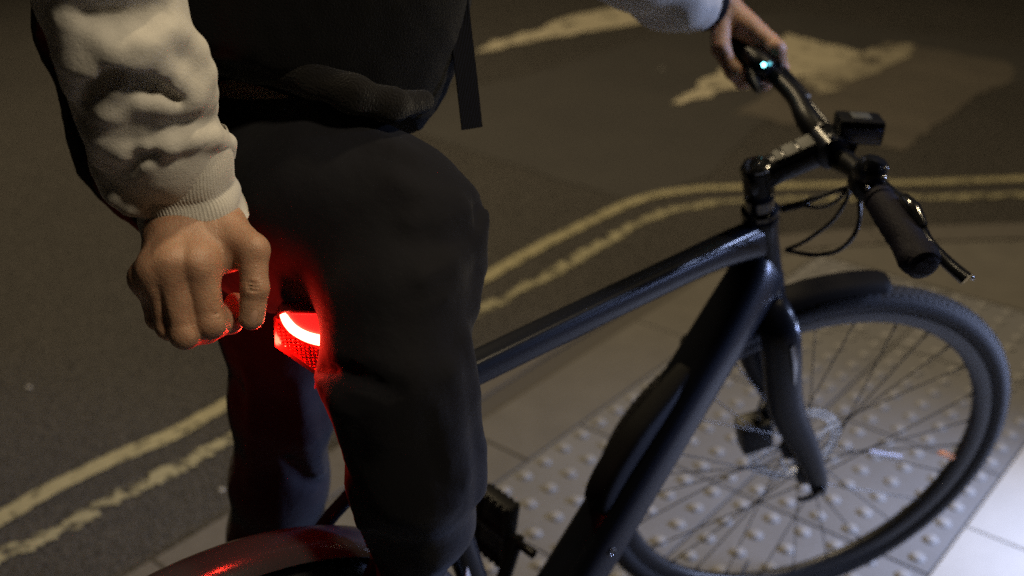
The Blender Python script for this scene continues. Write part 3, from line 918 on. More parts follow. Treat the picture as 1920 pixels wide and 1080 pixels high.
# box read from its visible top and near faces
ex_ = wb(at(1650, 222, 1.40)) - wb(at(1580, 218, 1.40)); ex_ /= np.linalg.norm(ex_)
ez_ = A([0, 0, 1.0]) - ex_ * ex_[2]; ez_ /= np.linalg.norm(ez_); ey_ = np.cross(ez_, ex_)
FLb = MB(); FLb.box(FL_c, (.028, .020, .0155), [ex_, ey_, ez_], bev=.004)
fl = FLb.build('front_light', BLACK, hbar)
m = MB(); m.box(FL_c + ez_ * .0158, (.012, .011, .0010), [ex_, ey_, ez_], bev=.0006); m.build('power_button', GREYDEC, fl)
m = MB(); m.box(FL_c - ey_ * .0205 - ez_ * .003, (.024, .0012, .009), [ex_, ey_, ez_], bev=.0008); m.build('lens', mat('light_lens', (.06, .07, .12), .25, spec=.7), fl)
m = MB(); m.sweep([FL_c - ez_ * .012, bpt(1592, 284, 1.37), bpt(1586, 300, 1.355)], [(.008, .006), (.007, .005), (.010, .008)], n=12, sub=3); m.build('bracket', GLOSS, fl)
# left controls: shifter pod with two indicator lights, brake lever
LP = MB(); LP.sweep([bpt(1404, 98, 1.50), bpt(1424, 116, 1.482), bpt(1446, 130, 1.472)], [(.012, .010), (.0165, .0135), (.012, .010)], n=18, sub=4)
lp = LP.build('bar_remote', BLACK, hbar)
for (u, v, mt, r) in ((1432, 121.5, LEDCY, .0028), (1443, 119.5, LEDBL, .0026)):
    m = MB(); m.lathe([(-.001, r * .8), (.0005, r), (.0015, r * .6), (.0018, 0)], bpt(u, v, 1.452), wb(CAM_POS) - bpt(u, v, 1.45), n=12); m.build('indicator_light', mt, lp)
LV = MB(); LV.sweep([bpt(1458, 128, 1.50), bpt(1484, 154, 1.48), bpt(1512, 184, 1.46)], [(.010, .009), (.0085, .008), (.0065, .0065)], n=12, sub=4)
LV.sweep([bpt(1470, 118, 1.54), bpt(1450, 100, 1.60), bpt(1405, 52, 1.66)], [(.006, .005), (.006, .004), (.006, .004)], n=10, sub=4)
LV.build('brake_lever', GLOSS, hbar)
TH = MB(); TH.sweep([bpt(1404, 128, 1.48), bpt(1412, 152, 1.47), bpt(1426, 170, 1.465)], [(.006, .005), (.009, .006), (.010, .005)], n=12, sub=4); TH.build('gear_shifter', BLACK, hbar)


def cable(name, pts, r, parent, material=CABLEM):
    m = MB(); m.sweep([bpt(*p) for p in pts], r, n=10, sub=8); return m.build(name, material, parent)


cable('cable', [(1515, 186, 1.455), (1536, 212, 1.43), (1562, 244, 1.40), (1590, 290, 1.36), (1596, 340, 1.34), (1585, 356, 1.345)], .0024, hbar)
cable('cable', [(1594, 345, 1.335), (1588, 372, 1.33), (1560, 415, 1.35), (1510, 452, 1.385), (1474, 468, 1.425)], .0026, hbar)
cable('cable', [(1611, 376, 1.30), (1611, 412, 1.295), (1598, 446, 1.30), (1566, 472, 1.33), (1520, 478, 1.375), (1474, 469, 1.425)], .0028, hbar)
cable('cable', [(1592, 350, 1.335), (1560, 360, 1.34), (1510, 378, 1.36), (1470, 391, 1.40)], .0034, hbar)
cable('cable', [(1592, 353, 1.335), (1568, 376, 1.335), (1540, 388, 1.345), (1506, 385, 1.36)], .0026, hbar)
cable('cable_joint', [(1512, 380, 1.358), (1490, 386, 1.375), (1468, 391, 1.395)], .0052, hbar)

# --- rear light, hanging behind the seatpost under the saddle
LO = at(560, 640, .986)
n_w = CAM_POS - LO; n_w /= np.linalg.norm(n_w)
n_l = M3 @ A([-.62, -.70, .06]); n_l /= np.linalg.norm(n_l)     # the lens faces back and to the near side


def onlens(u, v, off=0.0):
    d = at(u, v, 1) - CAM_POS; t = ((LO + n_l * off - CAM_POS) @ n_l) / (d @ n_l); return wb(CAM_POS + d * t)


def plate(name, px, off, th, material, parent, bev=True):
    T = [onlens(u, v, off) for u, v in px]; nb = M3.T @ n_l
    c = np.mean(T, axis=0)
    Bk = [p - nb * th for p in T]; Tn = [c + (p - c) * .94 + nb * .0006 for p in T]
    n = len(T); m = MB()
    m.add(list(Bk) + list(T) + list(Tn), [(i, (i + 1) % n, n + (i + 1) % n, n + i) for i in range(n)] + [(n + i, n + (i + 1) % n, 2 * n + (i + 1) % n, 2 * n + i) for i in range(n)] + [[2 * n + i for i in range(n)], [i for i in reversed(range(n))]])
    return m.build(name, material, parent, auto=25)


house = plate('rear_light', [(513, 596), (522, 584), (560, 582), (612, 584), (660, 600), (668, 640), (640, 690), (606, 706), (592, 704), (516, 650)], -.003, .020, mat('light_housing', (.05, .006, .006), .3, spec=.5), bike)
house['label'] = 'glowing red rear light under the saddle'
LR = mat('red_lens', (.22, .006, .005), .22, spec=.5)
LR.node_tree.nodes['Principled BSDF'].inputs['Emission Color'].default_value = (1, .01, .01, 1); LR.node_tree.nodes['Principled BSDF'].inputs['Emission Strength'].default_value = .06
lens = plate('lens', [(526, 588), (566, 588), (622, 590), (640, 612), (628, 640), (600, 640), (570, 625), (540, 605)], -.001, .004, LEDDIM, house)
refl = plate('reflector', [(517, 598), (521, 643), (592, 697), (612, 700), (622, 664), (596, 652), (560, 632), (534, 606)], -.0005, .004, LR, house)
# prism rows of the reflector
for r_i in range(9):
    for c_i in range(9):
        u = 521 + 9.0 * c_i + 1.2 * r_i; v = 606 + 7.2 * c_i * .86 + 6.0 * r_i
        lo = 600 + (u - 517) * .66 + 5; hi = 640 + (u - 520) * .76 - 2
        if not (lo < v < hi) or u > 606: continue
        p = onlens(u, v, .0004); m_ = MB() if (r_i == 0 and c_i == 0) else None
        PR = globals().setdefault('PRISMS', MB())
        a = onlens(u - 2.6, v - .6, .0003); b = onlens(u + 2.6, v + 1.6, .0003); c = onlens(u + 1.8, v + 3.4, .0003); d = onlens(u - 3.2, v + 1.4, .0003); t = onlens(u - .4, v + 1.2, .0016)
        PR.add([a, b, c, d, t], [(0, 1, 4), (1, 2, 4), (2, 3, 4), (3, 0, 4)])
o = PRISMS.build('reflector_prism', mat('red_prism', (.85, .05, .035), .12, spec=.8), refl, smooth=False) if PRISMS.v else None
if o: o['kind'] = 'stuff'
strip = MB()
SPX = [(530.5, 589), (538, 603), (549, 616), (563, 625.5), (580, 633), (600, 638), (622, 640), (640, 636)]
SW = [.0030, .0042, .0048, .0050, .0053, .0055, .0052, .0040]
strip.sweep([onlens(u, v, .0015) for u, v in SPX], [(w_, .0016) for w_ in SW], n=12, up=M3.T @ n_l, sub=5)
strip.build('light_strip', LEDRED, house)
pl_ = bpy.data.lights.new('red_led', 'POINT'); pl_.energy = .78; pl_.color = (1.0, .022, .012); pl_.shadow_soft_size = .006
plo = bpy.data.objects.new('red_led', pl_); COL.objects.link(plo); plo.parent = house; plo.location = onlens(510, 652, .004)
ed_ = MB(); ed_.sweep([onlens(536, 587.5, .002), onlens(570, 589, .002), onlens(606, 588, .002)], .0005, n=6, sub=2); ed_.build('lens_edge', LEDDIM, house)
tb = MB(); tb.sweep([onlens(600, 700, -.006), onlens(594, 712, -.006), onlens(591, 728, -.006)], [(.0022, .0012), (.0016, .001), (.001, .0008)], n=8, sub=3)
tb.build('rubber_tab', LR, house)
bk = MB(); bk.sweep([onlens(610, 620, -.022), seat_top - SU * .03], [(.006, .006), (.008, .006)], n=12); bk.build('bracket', BLACK, house)

# ------------------------------------------------------------------ the rider
FEET = {'R': bw([.17, -.13, 0]), 'L': bw([.22, .24, 0])}
person = thing('person', 'rider astride the bicycle in white sweatshirt, black fleece and black trousers', 'person', Matrix.Translation(Vector((FEET['R'] + FEET['L']) / 2 * A([1, 1, 0]))))


def in_person(o):
    o.parent = person; o.matrix_parent_inverse = person.matrix_world.inverted(); return o


def wpts(*p): return [bw(q) for q in p]


# legs and hips: places and distances read from the photograph
LEGR = [at(*q) for q in ((744, 440, .985), (741, 560, .972), (743, 700, .968), (779, 880, 1.00), (799, 975, 1.045), (768, 1082, 1.09), (764, 1230, 1.18))] + [bw([.17, -.13, .14])]
RADR = [.058, .0635, .0640, .0570, .0430, .0290, .0400, .050]
LEGL = [at(*q) for q in ((520, 440, 1.15), (528, 600, 1.19), (530, 750, 1.25), (522, 900, 1.32), (518, 1000, 1.38))] + [bw([.22, .24, .14])]
RADL = [.086, .063, .0555, .052, .0555, .058]
SEAT = [at(452, 352, 1.08), at(612, 370, 1.02), at(748, 385, 1.003), at(850, 402, .995)]


def trousers(P):
    D = chain(P, SEAT, [.094, .0865, .0600, .0285], .02)
    D = smin(D, cap(P, at(535, 478, 1.065), at(640, 480, 1.04), .055, .052), .04)
    D = smin(D, chain(P, LEGR, RADR, .02), .04)
    D = smin(D, chain(P, LEGL, RADL, .03), .02)
    D = D + .0014 * wob(P, 26, 3, (1, 1, .5)) + .0006 * wob(P, 80, 5, (1, 1, .25))
    # folds: crease at the hip, gathers over the knee, long folds at the front edge
    for pts, r, k in TFOLD: D = smin(D, chain(P, pts, [r * .5] + [r] * (len(pts) - 2) + [r * .5], .006), k)
    for pts, r, k in TCREASE: D = smax(D, -chain(P, pts, [r * .3] + [r] * (len(pts) - 2) + [r * .3], .006), k)
    return D


TFOLD, TCREASE = [], []
fold_px = [([(606, 196), (632, 184), (660, 196)], .006, .012), ([(905, 392), (890, 440), (895, 500), (885, 580)], .008, .02),
           ([(868, 640), (880, 740), (892, 840), (898, 920)], .007, .02), ([(845, 700), (850, 800), (866, 880)], .006, .02),
           ([(600, 700), (640, 760), (660, 860)], .006, .02), ([(745, 345), (790, 372), (850, 380)], .004, .02), ([(770, 420), (820, 415), (870, 400)], .004, .02), ([(790, 520), (840, 500), (885, 470)], .005, .02), ([(660, 905), (680, 980), (700, 1040)], .005, .02), ([(820, 760), (836, 860), (850, 950)], .0045, .010), ([(876, 700), (884, 800), (890, 880)], .004, .008), ([(856, 820), (868, 900), (872, 960)], .0035, .008), ([(470, 700), (480, 800), (474, 900)], .006, .02), ([(606, 716), (670, 728), (740, 706)], .0035, .007), ([(612, 746), (660, 768), (720, 762)], .003, .007), ([(618, 690), (664, 690), (712, 668)], .003, .007), ([(866, 520), (830, 560), (790, 580)], .0035, .008), ([(872, 476), (836, 500), (800, 512)], .0035, .008), ([(640, 250), (700, 262), (780, 300)], .004, .018), ([(560, 720), (575, 820), (596, 880)], .006, .02)]
crease_px = [([(912, 378), (898, 392), (892, 420)], .004, .014), ([(540, 860), (570, 900), (604, 905)], .004, .012),
             ([(600, 690), (660, 700), (740, 730)], .004, .015)]
TF = [([at(u, v, ray_depth(trousers, u, v, .85, 1.4) + r * .5) for u, v in p], r, k) for p, r, k in fold_px]
TCR = [([at(u, v, ray_depth(trousers, u, v, .85, 1.4)) for u, v in p], r, k) for p, r, k in crease_px]
TFOLD, TCREASE = TF, TCR
V, Q = surface_nets(trousers, np.min(LEGR + LEGL, axis=0) - .16, np.max(LEGR + LEGL + SEAT, axis=0) + .20, .0058)
trs = in_person(big_mesh('trousers', V, Q, TROUS))

HEM = [at(*q) for q in ((300, 98, 1.02), (380, 124, .965), (500, 142, .95), (620, 172, .955), (700, 198, .97), (775, 228, 1.0), (800, 228, 1.05))]
hn = np.cross(HEM[5] - HEM[1], CAM_R[2] + CAM_R[1] * .05); hn /= np.linalg.norm(hn)
if hn[2] > 0: hn = -hn
def jacket(P):
    D = chain(P, [at(470, -520, 1.02), at(470, -150, 1.04), at(440, 60, 1.07)], [.17, .185, .180], .05)
    D = smin(D, chain(P, [at(600, -250, 1.05), at(622, -40, 1.04), at(640, 90, 1.07)], [.13, .118, .108], .05), .05)
    hd = (P[0] - HEM[2][0]) * hn[0] + (P[1] - HEM[2][1]) * hn[1] + (P[2] - HEM[2][2]) * hn[2]
    D = smax(D, hd, .012)
    # back of the jacket and seat behind the sleeve
    D = smin(D, chain(P, [at(290, 80, 1.10), at(330, 250, 1.12), at(392, 380, 1.12)], [.105, .092, .066], .04), .03)
    D = smin(D, chain(P, [at(560, -640, 1.08), at(760, -620, 1.22)], [.09, .08], .05), .06)
    return D + .003 * wob(P, 30, 11) + .0010 * wob(P, 240, 12)


V, Q = surface_nets(jacket, at(500, -120, 1.07) - A([.36, .36, .40]), at(500, -120, 1.07) + A([.36, .36, .36]), .0062)
jk = in_person(big_mesh('fleece_jacket', V, Q, FLEECE))
def hemf(P):
    return chain(P, HEM2, [.013, .014, .0145, .0150, .0150, .0140, .011], .01) + .0006 * wob(P, 300, 13) + .0006 * wob(P, 90, 14)
HEM2 = [at(u, v - 24, d + .006) for u, v, d in ((330, 118, 1.0), (390, 130, .965), (480, 146, .94), (580, 170, .93), (660, 200, .935), (730, 222, .958), (792, 214, 1.0))]
V, Q = surface_nets(hemf, np.min(HEM2, axis=0) - .035, np.max(HEM2, axis=0) + .035, .0035)
o = big_mesh('hem', V, Q, TEDDY, jk)

# right arm, read from the photograph with its distances
def A3(*t): return [at(*q) for q in t]


SLV = A3((450, -690, .92), (150, -330, .74), (175, -120, .77), (208, 0, .80), (232, 70, .822), (252, 140, .845), (266, 205, .866), (288, 250, .882), (308, 282, .891), (326, 318, .900))
SLR = [.072, .066, .055, .0505, .0480, .0500, .0475, .0480, .0435, .030]


def sleeve_base(P):
    return chain(P, SLV, SLR, .012)


RIDGES = [  # (points u v, radius, blend, outward offset)
    ([(224, 98), (252, 106), (285, 122), (318, 146), (350, 166)], .010, .020, .005),
    ([(150, 152), (176, 122), (214, 88), (262, 66), (300, 50)], .011, .022, .003),
    ([(258, 188), (300, 186), (345, 180), (384, 196)], .009, .016, .003),
    ([(205, 165), (198, 205), (190, 250), (180, 290)], .009, .014, .003),
    ([(272, 276), (310, 268), (350, 258), (390, 254), (418, 268), (424, 290)], .009, .008, .006),
    ([(330, 60), (352, 90), (368, 130), (378, 165)], .012, .014, .004),
    ([(190, 330), (215, 360), (240, 378), (268, 392)], .011, .012, .005),
    ([(160, 238), (190, 262), (230, 282), (262, 300)], .007, .012, .002),
    ([(120, 40), (128, 100), (142, 150)], .010, .02, .002),
]
CREASES = [
    ([(236, 128), (262, 142), (292, 160), (330, 184)], .005, .016),
    ([(170, 30), (215, 38), (270, 34), (305, 20)], .009, .016),
    ([(160, 190), (178, 160), (212, 130), (232, 118)], .0075, .012),
    ([(230, 330), (262, 300), (290, 286)], .006, .010),
]
rg3 = [([at(u, v, ray_depth(sleeve_base, u, v, .70, 1.02) - o_) if True else 0 for u, v in pts], r, k) for pts, r, k, o_ in RIDGES]
cg3 = [([at(u, v, ray_depth(sleeve_base, u, v, .70, 1.02) - .003) for u, v in pts], r, k) for pts, r, k in CREASES]


SCUT = at(340, 294, .89); SN_ = CAM_R[0] * .08 + CAM_R[1] * .98 + CAM_R[2] * .15


def sleeve(P):
    D = sleeve_base(P)
    D = D + .0010 * wob(P, 40, 21)
    for pts, r, k in rg3: D = smin(D, chain(P, [p + CAM_R[2] * (r * .75) for p in pts], [r * .6] + [r] * (len(pts) - 2) + [r * .7], .004), k)
    for pts, r, k in cg3: D = smax(D, -chain(P, pts, [r * .3] + [r * .7] * (len(pts) - 2) + [r * .3], .004), k)
    # cloth gathered over the back of the cuff
    D = smin(D, chain(P, A3((252, 240, .890), (225, 308, .895), (228, 348, .906), (248, 370, .918)), [.024, .0215, .0155, .011], .01), .012)
    return D + .00015 * wob(P, 260, 22)


V, Q = surface_nets(sleeve, at(235, 200, .84) - A([.13, .15, .125]), at(235, 200, .84) + A([.13, .13, .20]), .0026)
sw = thing('sweatshirt', None, None); in_person(sw)
o = big_mesh('sleeve', V, Q, COTTON, sw)


def upper(P):
    D = sleeve_base(P)
    D = smax(D, -(P[2] - (at(208, 0, .80)[2] + .055)), .004)
    return D + .003 * wob(P, 45, 23)


V, Q = surface_nets(upper, at(300, -330, .66) - A([.28, .28, .22]), at(300, -330, .66) + A([.28, .28, .26]), .006)
big_mesh('sleeve', V, Q, COTTON, sw)

# ribbed cuff: an open tube with wrinkles
CUFF = A3((326, 262, .885), (340, 305, .897), (349, 350, .910), (356, 380, .917), (361, 400, .923), (365, 424, .929), (367, 437, .932))
CR = [.0400, .0398, .0395, .0420, .0435, .0440, .0445]


def cuff_mesh():
    P, W_ = smooth_path(CUFF, [(r, r) for r in CR], 7)
    n = 260; V = []; k = len(P)
    rows_ = list(range(k)) + [k - 1 - i for i in range(0, 18)]
    upv = CAM_R[2]
    for q, i in enumerate(rows_):
        t = P[min(i + 1, k - 1)] - P[max(i - 1, 0)]; t = t / np.linalg.norm(t)
        # the opening is tilted: its left end hangs lower
        sd_ = np.cross(t, upv); sd_ /= np.linalg.norm(sd_); tp = np.cross(sd_, t)
        ins = q >= k
        r = W_[i][0] - (.0028 if ins else 0)
        s_ = i / (k - 1)
        for j in range(n):
            a = 2 * math.pi * j / n
            rib = .00055 * math.cos(a * 86)
            wr = .0017 * math.sin(14 * s_ + 2.2 * math.sin(a + .6)) * math.exp(-((s_ - .45) / .35) ** 2) + .0012 * math.sin(3 * a + 9 * s_) + .0010 * math.sin(5 * a - 4 * s_ + 1)
            lip = .0012 * math.exp(-((s_ - 1.0) / .05) ** 2)
            rr = r + (0 if ins else rib) + wr + lip
            skew = (math.cos(a) * (sd_ @ CAM_R[0])) * .017 * s_ ** 2 * -1
            V.append(P[i] + (sd_ * math.cos(a) * 1.02 + tp * math.sin(a) * .86) * rr + t * skew)
    F = [(i * n + j, (i + 1) * n + j, (i + 1) * n + (j + 1) % n, i * n + (j + 1) % n) for i in range(len(rows_) - 1) for j in range(n)]
    return V, F


V, F = cuff_mesh()
mb = MB(); mb.add(V, F); mb.build('ribbed_cuff', COTTON, sw, auto=0)

# ------------------------------------------------ right hand (body mesh, fine part)
W0 = at(360, 392, .925); W1 = at(120, -140, .70)
HANDR = {
    'index': (A3((373, 492, .884), (394, 603, .897), (430, 600, .914), (441, 568, .925)), [.0140, .0132, .0112, .0092]),
    'middle': (A3((322, 490, .879), (347, 624, .892), (388, 620, .914), (420, 606, .930)), [.0132, .0122, .0106, .0090]),
    'ring': (A3((293, 503, .882), (319, 612, .900), (352, 606, .935), (378, 590, .950)), [.0124, .0108, .0092, .0080]),
    'pinky': (A3((277, 522, .893), (298, 596, .914), (322, 596, .938), (342, 584, .948)), [.0112, .0096, .0082, .0070]),
}
TH3 = (A3((418, 428, .912), (474, 470, .895), (478, 541, .894), (472, 595, .899)), [.0190, .0128, .0112, .0094])


def hand_r(P):
    D = chain(P, [at(342, 320, .905), at(362, 402, .925)], [.026, .033], .01, (CAM_R[2], .66))
    D = smin(D, cap(P, at(325, 438, .918), at(410, 432, .915), .023, .022), .02)
    k = .012
    for f, (pts, rad) in HANDR.items():
        D = smin(D, cap(P, W0 + (pts[0] - W0) * .25, pts[0], .0185, .0125), .016)
    pal = cap(P, at(330, 455, .905), at(400, 480, .905), .017, .017); D = smin(D, pal, .012)
    FD = None
    for f, (pts, rad) in HANDR.items():
        c = chain(P, pts, rad, .0035)
        # knuckle bulges
        c = smin(c, cap(P, pts[1], pts[1] + 1e-4, rad[1] * 1.02, rad[1] * 1.02), .004)
        FD = c if FD is None else smin(FD, c, .0022)
    D = smin(D, FD, .013)
    for f in HANDR:
        p = HANDR[f][0][0]; D = smin(D, cap(P, p - CAM_R[2] * .0022, p - CAM_R[2] * .0023, .0095, .0095), .009)
    # tendons on the back of the hand
    for f in ('index', 'middle', 'ring'):
        p = HANDR[f][0][0]; a = W0 + (p - W0) * .35 - CAM_R[2] * .0165; b = p - CAM_R[2] * .0100
        D = smin(D, cap(P, a, b, .0022, .0030), .007)
    T, TR = TH3
    th = chain(P, T, TR, .005)
    th = smin(th, cap(P, T[1] + A([0, 0, .0]), T[1] + 1e-4, .0120, .0120), .004)
    th = smin(th, cap(P, T[2] * .45 + T[3] * .55, T[3], .0100, .0094), .004)
    D = smin(D, th, .008)
    D = smin(D, chain(P, A3((392, 476, .903), (430, 488, .902), (466, 474, .900)), [.010, .0075, .009], .006), .008)     # web
    # creases: thumb joint, index knuckle, finger joints
    def groove(u, v, d_, du, dv, L_, r, dep=.0008):
        a = at(u - du * L_, v - dv * L_, d_); b = at(u + du * L_, v + dv * L_, d_)
        return cap(P, a, b, r, r)
    for k_ in range(3):
        v_ = 531 + 7 * k_; dd = .894 - .0112
        D = smax(D, -groove(478, v_, dd, 1, .10, 13, .0007), .0012)
    for (u, v, d_, du, dv, L_) in ((398, 590, .8855, .9, -.25, 16), (402, 600, .8865, .9, -.25, 14)):
        D = smax(D, -groove(u, v, d_, du, dv, L_, .0008), .0016)
    return D + .00035 * wob(P, 260, 31) + .0004 * wob(P, 90, 32)


cH = at(380, 500, .90)
V1, Q1 = surface_nets(hand_r, cH - A([.085, .085, .082]), cH + A([.085, .085, .085]), .00125)

# ------------------------------------------------ left hand on the grip
GA, GB = at(1434, 130, 1.50), at(1369, 66, 1.58)
gd = (GB - GA) / np.linalg.norm(GB - GA)
WL0 = at(1344, 10, 1.535); WL1 = at(1040, -150, 1.32)
upw = A([0, 0, 1.0])
fwd_b = np.cross(gd, upw); fwd_b /= np.linalg.norm(fwd_b)
if fwd_b @ CAM_R[2] < 0: fwd_b = -fwd_b
upg = np.cross(gd, fwd_b); upg = upg if upg[2] > 0 else -upg


def lfinger(s_, sc=1.0):
    c = GA + gd * s_; r = .0265
    out = []
    for ang in (62, -8, -78, -140):
        a = R_(ang); out.append(c + (fwd_b * math.cos(a) + upg * math.sin(a)) * (r + .002 * (ang == 62)))
    return out


LF = [(lfinger(.004), [.0125, .0108, .0096, .0084]), (lfinger(.026), [.0125, .0110, .0097, .0085]), (lfinger(.048), [.0118, .0102, .0090, .0080]), (lfinger(.068), [.0108, .0092, .0080, .0070])]
LT = (A3((1352, 40, 1.515), (1352, 92, 1.495), (1374, 132, 1.492), (1390, 154, 1.500)), [.0150, .0125, .0115, .0098])


def hand_l(P):
    D = chain(P, [WL1 * .3 + WL0 * .7, WL0], [.030, .027], .01)
    for pts, rad in LF: D = smin(D, cap(P, WL0, pts[0], .020, .0122), .012)
    FD = None
    for pts, rad in LF:
        c = chain(P, pts, rad, .004); c = smin(c, cap(P, pts[1], pts[1] + 1e-4, rad[1] * 1.08, rad[1] * 1.08), .004)
        FD = c if FD is None else smin(FD, c, .0028)
    D = smin(D, FD, .008)
    D = smin(D, chain(P, LT[0], LT[1], .006), .010)
    for pts, rad in LF: D = smin(D, cap(P, pts[0] + upw * .004, pts[0] + upw * .0041, .0098, .0098), .005)
    return D + .0005 * wob(P, 120, 41)


cL = at(1385, 70, 1.56)
V2, Q2 = surface_nets(hand_l, cL - A([.11, .11, .09]), cL + A([.11, .11, .11]), .0021)


NECK = at(570, -800, 1.10)
HD = NECK + A([0, 0, .22]) + (M3 @ A([.05, 0, 0]))
FWD = M3 @ A([1.0, 0, 0]); LFT = M3 @ A([0, 1.0, 0])


def body_rest(P):
    SHR, SHL = at(450, -690, .92), at(760, -640, 1.24)
    D = chain(P, [at(560, 380, 1.10), at(520, 0, 1.08), at(540, -500, 1.08)], [.06, .09, .10], .05)
    D = smin(D, chain(P, [SHR, SLV[1], SLV[3], SLV[6], W0], [.05, .042, .032, .028, .022], .01), .04)
    D = smin(D, chain(P, [SHL, WL1, WL0], [.05, .040, .026], .03), .04)
    D = smin(D, chain(P, [at(550, -620, 1.08), NECK + A([0, 0, .10])], [.07, .052], .03), .04)
    D = smin(D, cap(P, HD - A([0, 0, .03]) + FWD * .01, HD + A([0, 0, .04]), .078, .092), .03)
    D = smin(D, cap(P, HD + FWD * .092 - A([0, 0, .02]), HD + FWD * .105 - A([0, 0, .035]), .010, .013), .012)
    D = smin(D, cap(P, HD + FWD * .065 - A([0, 0, .085]), HD + FWD * .062 - A([0, 0, .088]), .028, .028), .03)
    for s_ in (-1, 1):
        D = smin(D, cap(P, HD + LFT * s_ * .086, HD + LFT * s_ * .088 - A([0, 0, .03]), .014, .010), .006)
        D = smax(D, -cap(P, HD + FWD * .098 + LFT * s_ * .032, HD + FWD * .099 + LFT * s_ * .034, .014, .014), .012)
    for L_ in (LEGR, LEGL):
        D = smin(D, chain(P, L_, [.03] * 3 + [.022] * (len(L_) - 4) + [.028], .02), .03)
    return D


V3, Q3 = surface_nets(body_rest, np.min(LEGR + LEGL + [HD], axis=0) - .2, np.max(LEGR + LEGL + [HD, WL0], axis=0) + .2, .013)
V = np.concatenate([V1, V2, V3]); Q = np.concatenate([Q1, Q2 + len(V1), Q3 + len(V1) + len(V2)])
body = big_mesh('body', V, Q, SKIN); in_person(body)
# thumb nail
tip = TH3[0][3]; nm = MB()
c0 = at(468, 590, .8885)
ax1 = (TH3[0][3] - TH3[0][2]); ax1 /= np.linalg.norm(ax1); ax3 = -CAM_R[2] - CAM_R[0] * .35; ax3 -= ax1 * (ax3 @ ax1); ax3 /= np.linalg.norm(ax3); ax2 = np.cross(ax3, ax1)
V = []; F = []; nu, nv = 9, 9
for i in range(nu):
    for j in range(nv):
        x = -1 + 2 * i / (nu - 1); y = -1 + 2 * j / (nv - 1)
        X_, Y_ = x * math.sqrt(1 - y * y / 2), y * math.sqrt(1 - x * x / 2)
        V.append(c0 + ax1 * X_ * .0075 + ax2 * Y_ * .0060 + ax3 * (.0006 - .0032 * Y_ * Y_ - .0012 * X_ * X_))
for i in range(nu - 1):
    for j in range(nv - 1): F.append((i * nv + j, (i + 1) * nv + j, (i + 1) * nv + j + 1, i * nv + j + 1))
nm.add(V, F); no = nm.build('thumbnail', NAIL, body); no.matrix_parent_inverse = body.matrix_world.inverted()

# hair, out of the picture above
hm = MB()
def hairf(P):
    D = cap(P, HD + A([0, 0, .015]) - FWD * .012, HD + A([0, 0, .06]) - FWD * .012, .095, .093)
    return smax(D, -cap(P, HD + FWD * .115 - A([0, 0, .06]), HD + FWD * .09 - A([0, 0, .02]), .11, .085), .02) + .003 * wob(P, 120, 51)
V, Q = surface_nets(hairf, HD - .17, HD + .17, .008)
in_person(big_mesh('hair', V, Q, HAIR))

# left sleeve and wrist band
LSL = [at(760, -640, 1.24), WL1 + A([0, 0, 0]), at(1200, -60, 1.43), at(1262, -20, 1.475), at(1296, 4, 1.50)]


def lsleeve(P):
    D = chain(P, LSL, [.068, .058, .054, .052, .043], .02)
    return D + .003 * wob(P, 60, 61)


V, Q = surface_nets(lsleeve, np.min(LSL, axis=0) - .09, np.max(LSL, axis=0) + .09, .0065)
big_mesh('sleeve', V, Q, COTTON, sw)
m = MB(); dv_ = WL0 - LSL[-1]; dv_ /= np.linalg.norm(dv_)
m.lathe([(-.012, .036), (-.010, .0405), (.006, .0400), (.012, .0375), (.013, .033)], at(1318, 2, 1.515), dv_, n=36)
in_person(m.build('wristband', WEB))
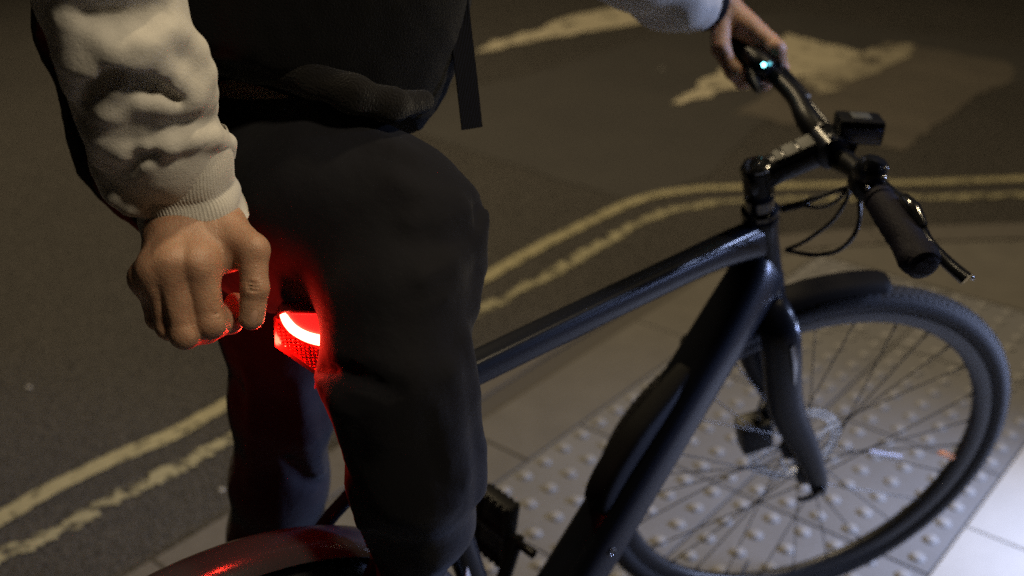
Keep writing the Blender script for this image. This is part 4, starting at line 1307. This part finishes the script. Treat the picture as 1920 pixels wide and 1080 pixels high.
# backpack: body on the back, hanging strap in front
bp_ = thing('backpack', 'black backpack strap hanging loose in front of the rider', 'backpack', Matrix.Translation(Vector(bw([-.06, 0, 1.3]))))
def pack(P):
    D = chain(P, [at(300, -420, 1.25), at(330, -650, 1.22)], [.09, .09], .05) + .003 * wob(P, 30, 71)
    return D
V, Q = surface_nets(pack, at(310, -530, 1.24) - .26, at(310, -530, 1.24) + .26, .01)
o = big_mesh('bag', V, Q, WEB); o.parent = bp_; o.matrix_parent_inverse = bp_.matrix_world.inverted()
m = MB()
SP_ = [(800, -700, .95), (820, -300, .98), (851, -60, 1.0), (862, 40, 1.02), (874, 140, 1.035), (885, 241, 1.05)]
V = []; F = []
P_, _ = smooth_path(A3(*SP_), [(0, 0)] * len(SP_), 8)
for i, p in enumerate(P_):
    w_ = .0105 if i > 1 else .0105
    t = P_[min(i + 1, len(P_) - 1)] - P_[max(i - 1, 0)]; t /= np.linalg.norm(t)
    sd_ = CAM_R[0] * .92 + CAM_R[2] * .39; sd_ = sd_ - t * (sd_ @ t); sd_ /= np.linalg.norm(sd_); nr = np.cross(sd_, t)
    for a, b in ((-1, -1), (1, -1), (1, 1), (-1, 1)): V.append(p + sd_ * a * w_ + nr * b * .0011)
n = len(P_)
F = [(i * 4 + j, (i + 1) * 4 + j, (i + 1) * 4 + (j + 1) % 4, i * 4 + (j + 1) % 4) for i in range(n - 1) for j in range(4)] + [(0, 1, 2, 3), tuple((n - 1) * 4 + j for j in (3, 2, 1, 0))]
m.add(V, F); o = m.build('strap', WEB, smooth=False); o.parent = bp_; o.matrix_parent_inverse = bp_.matrix_world.inverted()

# shoes, reflective print on the trouser leg
for nm_, a in (('R', [.17, -.13]), ('L', [.22, .24])):
    g0 = bw([a[0], a[1], 0]); fx_ = M3 @ A([1, -.1 if nm_ == 'R' else .15, 0]); fx_[2] = 0; fx_ /= np.linalg.norm(fx_)
    base = A([g0[0], g0[1], 0])
    def shoe(P, base=base, fx_=fx_):
        D = chain(P, [base - fx_ * .05 + upw * .05, base + fx_ * .06 + upw * .045, base + fx_ * .17 + upw * .035], [.045, .045, .035], .02)
        D = smin(D, cap(P, base - fx_ * .02 + upw * .06, base - fx_ * .02 + upw * .11, .045, .045), .02)
        return smax(D, -(P[2] - .012), .004)
    V, Q = surface_nets(shoe, base - A([.25, .25, .02]), base + A([.25, .25, .18]), .008)
    so = in_person(big_mesh('shoe', V, Q, SHOE))
    s_ = MB(); s_.sweep([base - fx_ * .09 + upw * .010, base + upw * .010, base + fx_ * .10 + upw * .010, base + fx_ * .20 + upw * .010], [(.034, .0085), (.040, .0085), (.044, .0085), (.030, .0085)], n=20, ex=3, sub=3)
    so2 = s_.build('sole', SOLE); so2.parent = so; so2.matrix_parent_inverse = so.matrix_world.inverted()
